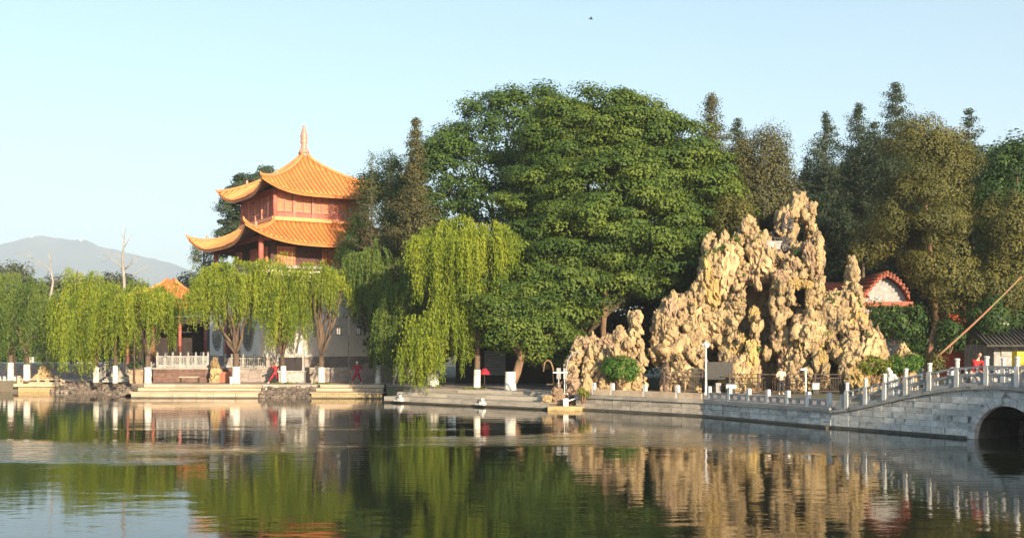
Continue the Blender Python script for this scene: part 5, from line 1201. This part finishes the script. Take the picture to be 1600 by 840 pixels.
t = thing('thin_pole', 'slim dark pole with white notice box at the far left', 'pole', (X(23,96), 96, DECK)); q = MB(); q.tube([(0,0,0), (0,0,3.0)], .05, 8); part('shaft', q, M['iron'], t); q = MB(); q.lathe([(.12,0), (.12,.12), (.07,.16)], (0,0,0), 8); part('base', q, M['iron'], t)
t = thing('notice_box', 'small white box on a post beside the leaning pale willow foot', 'notice box', (X(48,97), 97, DECK)); q = MB(); q.box((0,0,1.75), (.5,.2,.5)); part('box', q, M['white_paint'], t); q = MB(); q.tube([(0,0,0), (0,0,1.5)], .05, 6); part('post', q, M['iron'], t)
# iron fence in front of the rockery
def fence(label, x0, x1, Yf, yt, gap=.16, pat=8):
    o0 = Vector((X(x0,Yf), Yf, DECK)); t = thing('iron_fence', label, 'fence', o0, 0, 'rusty fences at the foot of the rockery'); L_ = X(x1,Yf)-X(x0,Yf); h = Z(yt,Yf)-DECK
    n_ = max(1, round(L_/1.9)); pq = MB(); pq.box((0,0,h/2), (.12,.12,h)); pm_ = pq.mesh('post', mat=M['iron'])
    for i in range(n_+1): put('post', pm_, t, (L_*i/n_,0,0))
    for z_ in (h-.06, h*.78, .15): q = MB(); q.box((L_/2,0,z_), (L_,.05,.06)); part('rail', q, M['iron'], t)
    nb = int(L_/gap); bq = MB(); bq.box((0,0,h*.46), (.028,.028,h*.62)); bm_ = bq.mesh('bar', mat=M['iron'])
    for i in range(nb):
        if i*gap % (L_/n_) > .1: put('bar', bm_, t, (i*gap,0.0,0))
fence('rusty brown fence left of the white lamp post under the rockery', 1038, 1098, 70.6, 580)
fence('long rusty fence between the white lamp post and the bridge head', 1140, 1318, 69.6, 583)
# dark stall behind the fence
t = thing('stall_table', 'dark low stall with white boxes between the lamp post and the rock niche', 'stall', (X(1124,70.2), 70.2, DECK))
q = MB(); q.box((0,0,.95), (1.9,.7,.1)); part('table_top', q, M['black'], t)
for x_ in (-.85,.85): q = MB(); q.box((x_,0,.45), (.08,.6,.9)); part('leg', q, M['black'], t)
q = MB(); q.box((0,.25,1.5), (1.8,.08,1.0)); part('back_board', q, M['black'], t)
for k_, (px, y, z_, s_, m_, lb) in enumerate(((1122,69.6,0,(.32,.3,.62),'grey_cloth','small grey cabinet standing right of the white lamp post foot'), (1142,69.0,.35,(.62,.35,.26),'white_paint','white box with blue lid on the ground right of the grey cabinet'), (1274,69.2,.3,(.42,.3,.35),'white_paint','white carton by the fence left of the bridge head'))):
    t = thing('box', lb, 'box', (X(px,y), y, DECK)); q = MB(); q.box((0,0,z_+s_[2]/2), s_); part('body', q, M[m_], t); q = MB(); q.box((0,0,z_+s_[2]+.03), (s_[0]+.03,s_[1]+.03,.06)); part('lid', q, M['blue' if k_ == 1 else 'plaque'], t)
    if z_: q = MB(); q.box((0,0,z_/2-.01), (s_[0]*.8,s_[1]*.8,z_-.02)); part('stand', q, M['black'], t)
# bench, bin, planter, white bollard
t = thing('bench', 'low bench with a pale sunlit seat in front of the red-brown terrace wall', 'bench', (X(296,88.3), 88.3, DECK)); q = MB(); q.box((0,0,.50), (1.55,.42,.09)); part('seat', q, M['ledge'], t)
for x_ in (-.72,.72): q = MB(); q.box((x_,0,.23), (.07,.36,.46)); part('leg', q, M['iron'], t)
for q_, (px, lb) in enumerate(((349, 'left red-brown slatted litter bin by the boulder pile'), (357, 'right red-brown slatted litter bin by the boulder pile'))):
    t = thing('litter_bin', lb, 'bin', (X(px,89.3), 89.3+q_*.1, DECK), 0, 'litter bins on the promenade')
    sm_ = MB(); sm_.box((0,0,.42), (.075,.03,.78)); sm_ = sm_.mesh('slat', mat=M['wood_bin']); q = MB(); q.box((0,0,.4), (.32,.32,.76)); part('liner', q, M['black'], t); q = MB(); q.box((0,0,.84), (.42,.42,.07)); part('lid', q, M['wood_bin'], t)
    for f in range(4):
        put('slat', sm_, t, (-.14+.093*f,-.18,0)); put('slat', sm_, t, (-.14+.093*f,.18,0)); put('slat', sm_, t, (.18,-.14+.093*f,0), pi/2); put('slat', sm_, t, (-.18,-.14+.093*f,0), pi/2)
t = thing('planter_box', 'tan stone planter box left of the brilliant white willow foot', 'planter', (X(214,87.6), 87.8, DECK)); q = MB(); q.box((0,0,.5), (1.0,.8,1.0), taper=1.1); part('tub', q, M['rock_pink'], t); q = MB(); q.box((0,0,1.03), (1.18,.96,.1)); part('rim', q, M['rock_pink'], t); q = MB(); q.ell((0,0,1.1), (.5,.4,.12)); part('soil', q, M['earth'], t)
t = thing('bollard', 'small white square marker block at the edge of the lit landing', 'bollard', (X(364,86.9), 86.9, DECK)); q = MB(); q.box((0,0,.26), (.40,.36,.52)); part('block', q, M['white_paint'], t); q = MB(); q.box((0,0,.54), (.44,.40,.05)); part('cap', q, M['white_paint'], t)
# pier rail and far-left quay rail
t = thing('pier_rail', 'low sunlit cream stone rail with three posts on the pier block', 'balustrade', (X(62,93.9), 93.9, .72))
for x_ in (-1.75,-.1,1.45): q = MB(); q.box((x_,0,.33), (.22,.22,.66)); part('post', q, M['ledge'], t)
q = MB(); q.box((.15,0,.36), (3.6,.16,.12)); part('rail', q, M['ledge'], t); q = MB(); q.box((.15,0,.06), (3.6,.18,.12)); part('bottom_rail', q, M['ledge'], t)
for x_ in (-1.3,.65,2.0): q = MB(); q.box((x_,0,.21), (.35,.14,.18)); part('panel', q, M['ledge'], t)
t = thing('quay_balustrade', 'row of stubby white posts along the far-left quay edge', 'balustrade', (E1[0], E1[1]+.35, .66)); u = (Vector((E0[0],E0[1]))-Vector((E1[0],E1[1]))).normalized()
for i in range(14): q = MB(); q.box((u.x*i*.5-.2,u.y*i*.5,.32), (.18,.18,.64)); part('post', q, M['marble'], t)
q = MB(); q.beam((-.1,0,.22), (u.x*6.6,u.y*6.6,.22), .12, .2); part('rail', q, M['marble_old_shaded'], t)
# white hoop, wheel and white posts at the spout
ph = P(889, 605, 69.2); t = thing('white_hoop', 'white curved pipe hoop arching in front of the low rockery', 'pipe', (ph.x, 69.2, DECK)); k_ = 69.2/F
pts = [(X(a,69.2)-ph.x, 0, Z(b_,69.2)-DECK) for a, b_ in ((885,612),(884.5,590),(885,575),(887,564),(891,556),(896,551),(902,549),(908,552))]
q = MB(); q.tube(pts, .04, 8); part('pipe', q, M['marble_old_shaded'], t, smooth=True); q = MB(); q.lathe([(.12,-.05), (.12,.06), (.07,.1)], (pts[0][0],0,0), 8); part('base', q, M['white_metal'], t)
t = thing('brown_hoop', 'thin brown bent pipe arch left of the white posts at the spout', 'pipe', (X(862,69.5), 69.5, .3)); pts = [(X(a,69.5)-X(862,69.5), 0, Z(b_,69.5)-.3) for a, b_ in ((865,618),(864.5,590),(864,575),(861,566),(856,562),(851,566),(849,580))]
q = MB(); q.tube(pts, .05, 8); part('pipe', q, M['pole'], t, smooth=True); q = MB(); q.box((X(860,69.5)-X(862,69.5),0,Z(600,69.5)-.3), (.5,.1,.08)); part('bracket', q, M['iron'], t)
t = thing('white_sign_posts', 'pair of white posts with a white cross bar above the spout', 'sign', (X(877,68.8), 68.8, .3))
for x_, w2 in ((-.16,.26), (.2,.14)): q = MB(); q.box((x_,0,1.95), (w2,.12,.68)); part('board', q, M['marble_old_shaded'], t); q = MB(); q.tube([(x_,.03,0), (x_,.03,1.65)], .03, 6); part('post', q, M['white_metal'], t)
q = MB(); q.box((-.05,-.08,2.02), (.95,.06,.09)); part('cross_bar', q, M['white_metal'], t)
t = thing('water_wheel', 'dark wooden water wheel half hidden in the rocks at the spout', 'wheel', (X(882,69.3), 69.0, 1.05), 0.4)
q = MB(); n_ = 20
for r_ in (.62,.70): q.tube([(r_*cos(2*pi*i/n_), 0, r_*sin(2*pi*i/n_)) for i in range(n_+1)], .035, 6, False)
part('rim', q, M['iron'], t)
for i in range(8): a = pi*i/4; q = MB(); q.beam((0,0,0), (.66*cos(a),0,.66*sin(a)), .06, .05, (0,1,0)); part('spoke', q, M['iron'], t)
for i in range(8): a = pi*i/4+.2; q = MB(); q.box((0,0,0), (.2,.4,.03)); m_ = q.mesh('paddle', mat=M['iron']); o = put('paddle', m_, t, (.66*cos(a),0,.66*sin(a))); o.rotation_euler = (0,-a,0)
t = thing('spout_pipe', 'white bollard with a slanting white bar at the end of the quay ledge', 'bollard', (X(884,68.1), 68.1, .26)); q = MB(); q.box((0,0,.24), (.32,.3,.48)); part('block', q, M['marble'], t); q = MB(); q.beam((.1,0,.3), (1.1,.2,.62), .07, .07); part('bar', q, M['white_metal'], t)
for q_, (px, py) in enumerate(((1391,590), (1400,588))):
    t = thing('carved_post', ('small carved white stone lion figure by the bridge head, left of two', 'small carved white stone lion figure by the bridge head, right of two')[q_], 'statue', (X(px,66), 66, DECK), 0, 'stone figures at the bridge head')
    h = .75+.4*(1-q_); q = MB(); q.box((0,0,h/2), (.3,.3,h)); part('pedestal', q, M['marble'], t); q = MB(); q.ell((0,0,h+.22), (.17,.16,.24)); q.ell((-.1,0,h+.46), (.13,.13,.14)); q.ell((.12,0,h+.1), (.12,.12,.12)); part('figure', q, M['marble'], t, smooth=True)

# ------------------------------------------------------------------ people
def skinned(name, verts, edges, rads, mat, parent, sub=1):
    me = bpy.data.meshes.new(name); me.from_pydata(verts, edges, []); me.materials.append(M[mat])
    o = put(name, me, parent); md = o.modifiers.new('skin', 'SKIN'); md.use_smooth_shade = True
    sv = me.skin_vertices if len(me.skin_vertices) else None
    if sv is None: return o
    for i, r in enumerate(rads): sv[0].data[i].radius = r if hasattr(r, '__len__') else (r, r); sv[0].data[i].use_root = (i == 0)
    m2 = o.modifiers.new('subdivision', 'SUBSURF'); m2.levels = sub; m2.render_levels = sub; return o
def person(label, px, py, Y, J, top='red_cloth', bottom='red_cloth', hair='hair', face=0.0, z=DECK, h=1.0, cap=None):
    """J: joints in metres relative to the feet (x right, y away, z up)."""
    t = thing('person', label, 'person', (X(px,Y), Y, z)); t.scale = (h,h,h)
    g = lambda k: Vector(J[k]); pel, ch, nk, hd = g('pelvis'), g('chest'), g('neck'), g('head')
    V = [pel, ch, nk, hd-(hd-nk)*.3]; E = [(0,1),(1,2),(2,3)]; Rr = [(.11,.09), (.13,.10), .05, .055]
    def chain(ks, rs, root):
        prev = root
        for k, r in zip(ks, rs): V.append(g(k)); Rr.append(r); E.append((prev, len(V)-1)); prev = len(V)-1
        return prev
    for s in 'LR':
        chain(('sho'+s,'elb'+s,'wri'+s), (.055,.042,.03), 2 if False else 1); chain(('hip'+s,'kne'+s,'ank'+s,'toe'+s), (.075,.055,.04,.035), 0)
    skinned('body', [tuple(v) for v in V], E, Rr, 'skin', t)
    # head with nose, ears, eyes
    q = MB(); q.ell(tuple(hd), (.078,.095,.115), 12, 9); fx, fy = sin(face), -cos(face)
    q.ell((hd.x+fx*.098, hd.y+fy*.098, hd.z-.01), (.016,.018,.025), 6, 4)
    for s in (-1,1): q.ell((hd.x-fy*.08*s, hd.y+fx*.08*s, hd.z-.005), (.015,.02,.03), 6, 4)
    q.ell((hd.x+fx*.088, hd.y+fy*.088, hd.z-.055), (.022,.012,.007), 6, 4)
    part('head', q, M['skin'], t, smooth=True)
    q = MB(); q.ell((hd.x-fx*.018, hd.y-fy*.018, hd.z+.032), (.09,.098,.105), 12, 8); part('hair', q, M[hair], t, smooth=True)
    q = MB()
    for s in (-1,1): q.ell((hd.x+fx*.083-fy*.03*s, hd.y+fy*.083+fx*.03*s, hd.z+.012), (.010,.010,.008), 5, 4)
    part('eyes', q, M['hair'], t)
    if cap: q = MB(); q.lathe([(.10,.03), (.105,.07), (.09,.13), (.03,.16)], (hd.x,hd.y,hd.z), 12); q.box((hd.x+fx*.12, hd.y+fy*.12, hd.z+.05), (.12,.12,.015)); part('cap', q, M[cap], t, smooth=True)
    # hands: palm, four fingers, thumb
    for s in 'LR':
        w_, e_ = g('wri'+s), g('elb'+s); d = (w_-e_).normalized(); sd = d.cross(Vector((0,0,1))); sd = sd.normalized() if sd.length > .1 else Vector((1,0,0)); up = sd.cross(d)
        q = MB(); q.beam(w_, w_+d*.085, .075, .028)
        for f in range(4): b0 = w_+d*.082+sd*(-.028+.019*f); l_ = (.06,.075,.07,.055)[f]; q.tube([b0, b0+d*l_*.5-up*.004, b0+d*l_-up*.02], (.009,.0085,.007), 5)
        b0 = w_+d*.03+sd*.035; q.tube([b0, b0+d*.03+sd*.025, b0+d*.06+sd*.03-up*.008], (.011,.010,.008), 5); part('hand', q, M['skin'], t, smooth=True)
    # jacket
    V = [pel-Vector((0,0,.05)), ch, ch+(nk-ch)*.7]; E = [(0,1),(1,2)]; Rr = [(.155,.13), (.165,.13), (.10,.09)]
    for s in 'LR': n0 = len(V); V += [g('sho'+s), g('elb'+s), g('elb'+s)+(g('wri'+s)-g('elb'+s))*.9]; E += [(1,n0),(n0,n0+1),(n0+1,n0+2)]; Rr += [.078,.072,.06]
    skinned('jacket', [tuple(v) for v in V], E, Rr, top, t)
    V = [pel]; E = []; Rr = [(.15,.12)]
    for s in 'LR': n0 = len(V); V += [g('hip'+s), g('kne'+s), g('ank'+s)+Vector((0,0,.05))]; E += [(0,n0),(n0,n0+1),(n0+1,n0+2)]; Rr += [.115,.092,.072]
    skinned('trousers', [tuple(v) for v in V], E, Rr, bottom, t)
    for s in 'LR': q = MB(); a, b_ = g('ank'+s), g('toe'+s); q.tube([a+(a-b_)*.25-Vector((0,0,.02)), (a+b_)/2-Vector((0,0,.01)), b_], (.045,.048,.035), 8); part('shoe', q, M['white_cloth'] if top != 'maroon_cloth' else M['dark_cloth'], t, smooth=True)
    return t
def pose(hipx=0, lean=(0,0), Lf=(-.35,0), Rf=(.25,0), pel=.86, armL=((-.35,-.1,1.2),(-.5,-.25,1.25)), armR=((.32,-.1,1.15),(.4,-.3,1.2)), kb=.08):
    J = {'pelvis':(hipx,0,pel), 'chest':(hipx+lean[0]*.6,lean[1]*.6,pel+.38), 'neck':(hipx+lean[0],lean[1],pel+.58), 'head':(hipx+lean[0]*1.15,lean[1]*1.2-.02,pel+.76)}
    for s, sg, f, arm in (('L',-1,Lf,armL), ('R',1,Rf,armR)):
        J['sho'+s] = (hipx+lean[0]+sg*.19,lean[1],pel+.50); J['elb'+s], J['wri'+s] = arm
        J['hip'+s] = (hipx+sg*.10,0,pel-.08); J['ank'+s] = (f[0],f[1],.08); J['kne'+s] = ((hipx+sg*.1+f[0])/2+sg*.02,f[1]/2-kb,(pel-.08)*.53); J['toe'+s] = (f[0]+sg*.03,f[1]-.16,.04)
    return J
person('person in a red tai chi suit lunging beside the fringe willow foot', 428, 599, 88.2, pose(.12,(.06,0),(-.42,0),(.32,.1),.83,((-.22,-.12,1.22),(-.02,-.35,1.38)),((.44,-.1,1.3),(.52,-.3,1.48))), 'red_cloth','red_cloth')
person('person in a deep red suit and pale cap exercising right of the lantern post', 558, 598, 87.6, pose(0,(0,0),(-.36,0),(.34,0),.84,((-.40,-.08,1.22),(-.45,-.2,1.0)),((.40,-.08,1.2),(.45,-.2,1.0))), 'crimson','crimson', hair='white_cloth', cap='white_cloth')
person('person in cream clothes mostly hidden behind the V-trunk willow foot', 496, 599, 88.2, pose(0,(.03,0),(-.40,0),(.25,0),.84,((-.2,-.2,1.2),(-.1,-.4,1.3)),((.35,-.1,1.3),(.5,-.1,1.6))), 'cream_cloth','cream_cloth')
person('person in grey clothes stepping in the willow shade right of the dark willow foot', 621, 602, 84.5, pose(0,(.08,0),(-.3,0),(.25,.05),.86,((-.25,-.1,1.1),(-.2,-.3,1.0)),((.35,-.1,1.2),(.5,-.2,1.15))), 'grey_cloth','grey_cloth')
person('person in dark trousers and maroon top walking before the low white-coped wall', 114, 585, 111.5, pose(0,(.02,0),(-.24,0),(.26,0),.88,((-.28,0,1.2),(-.25,-.1,.98)),((.3,0,1.2),(.3,-.1,1.0))), 'maroon_cloth','dark_cloth')
person('person in dark red standing in the shade between the left willows', 171, 592, 97, pose(0,(0,0),(-.12,0),(.12,0),.9,((-.24,0,1.2),(-.2,-.1,.95)),((.24,0,1.2),(.2,-.1,.95)),.02), 'maroon_cloth','maroon_cloth')
person('person in a pale shirt seen from behind leaning at the rockery fence', 1220, 612, 68.6, pose(0,(.05,0),(-.1,0),(.12,0),.9,((-.26,0,1.2),(-.2,.15,1.05)),((.28,.02,1.18),(.25,.2,1.1)),.02), 'cream_cloth','dark_cloth', face=pi)
sB = (BA.y*((1519-800)/F)-BA.x)/(BU.x-BU.y*((1519-800)/F)); pB = B(sB, -1.4); person('person in bright red crossing the bridge behind the pierced rail', 1519, 600, pB.y, pose(0,(.25,-.05),(-.2,0),(.25,0),.60,((.1,-.15,.75),(.3,-.3,.6)),((.45,0,.8),(.45,-.2,.6)),.2), 'red_cloth','grey_cloth', z=bz(sB)-.02)

t = thing('notice_board', 'small white sign panel hung on the rocks above the person at the fence', 'sign', P(1219, 592, 70.2)); q = MB(); q.box((0,0,.1), (.34,.04,.46)); part('panel', q, M['white_metal'], t); q = MB(); q.ell((0,-.03,.2), (.07,.02,.08), 10, 6); part('emblem', q, M['blue'], t); q = MB(); q.tube([(0,.03,.1), (0,.03,-1.25)], .025, 6); part('post', q, M['iron'], t)

# bird in the sky
t = thing('bird', 'tiny dark bird gliding high in the empty sky', 'bird', P(923, 30, 70), .3)
q = MB(); q.ell((0,0,0), (.13,.035,.035), 8, 6); q.ell((.14,0,.01), (.03,.025,.025), 6, 4); q.add([(-.1,0,0), (-.2,.04,0), (-.2,-.04,0)], [(0,1,2)]); part('body', q, M['hair'], t)
for s_ in (-1,1): q = MB(); q.add([(.07,0,.01), (-.05,0,.01), (-.1,s_*.24,.06), (.0,s_*.2,.07)], [(0,1,2,3)]); part('wing', q, M['hair'], t)

# ------------------------------------------------------------------ trees on the near right bank (they shade the bridge)
nb_ = [(41.5,8.5,13.2), (45.5,4,14.2), (50,10,17.0), (56,3,18.0), (62,12,19.0), (69,6,20), (48,-6,15)]
src = None
for i, (x_, y_, h_) in enumerate(nb_):
    if src is None:
        t = thing('bank_tree', 'lowest dense round tree at the water end of the near right bank', 'tree', (x_,y_,DECK), 0, 'trees on the near right bank'); src = t
        e = [((0,0,6.4), (3.6,3.6,3.8)), ((0.2,0,10.6), (3.4,3.4,3.2)), ((.5,.5,3.8), (3.2,3.2,2.8)), ((-.4,0,8.5),(4.0,4.0,3.5))]; cen = clump_points(e, .9); 
        d = rng.normal(size=(160,3)); d /= np.linalg.norm(d,axis=1,keepdims=True); cen = np.vstack([cen, np.hstack([np.array([0,0,7.2])+d*rng.uniform(.1,.95,(160,1))*np.array([3.2,3.2,6.0]), d, np.full((160,1),3.0)])])
        pos, nr, sz, vals = clump_leaves(cen, 1.25, .8, 190, .32); put('crown', leaf_mesh('crown', pos, nr, sz, M['camphor'], vals), t)
        q = MB(); q.tube([(0,0,-.3), (0,0,3), (.2,0,8), (0,0,12)], [.5,.4,.25,.05], 10); part('trunk', q, M['bark'], t, smooth=True)
    else: t = copy_tree(src, (x_,y_,DECK), i*1.3, ('', 'second tree from the water on the near right bank', 'mid-height tree set back on the near right bank', 'tall tree in the middle of the near right bank', 'taller tree set back on the near right bank', 'tallest tree on the near right bank', 'low tree closest to the camera on the near right bank')[i])
    k = (h_-DECK)/13.6; t.scale = (max(1,k),max(1,k),k)
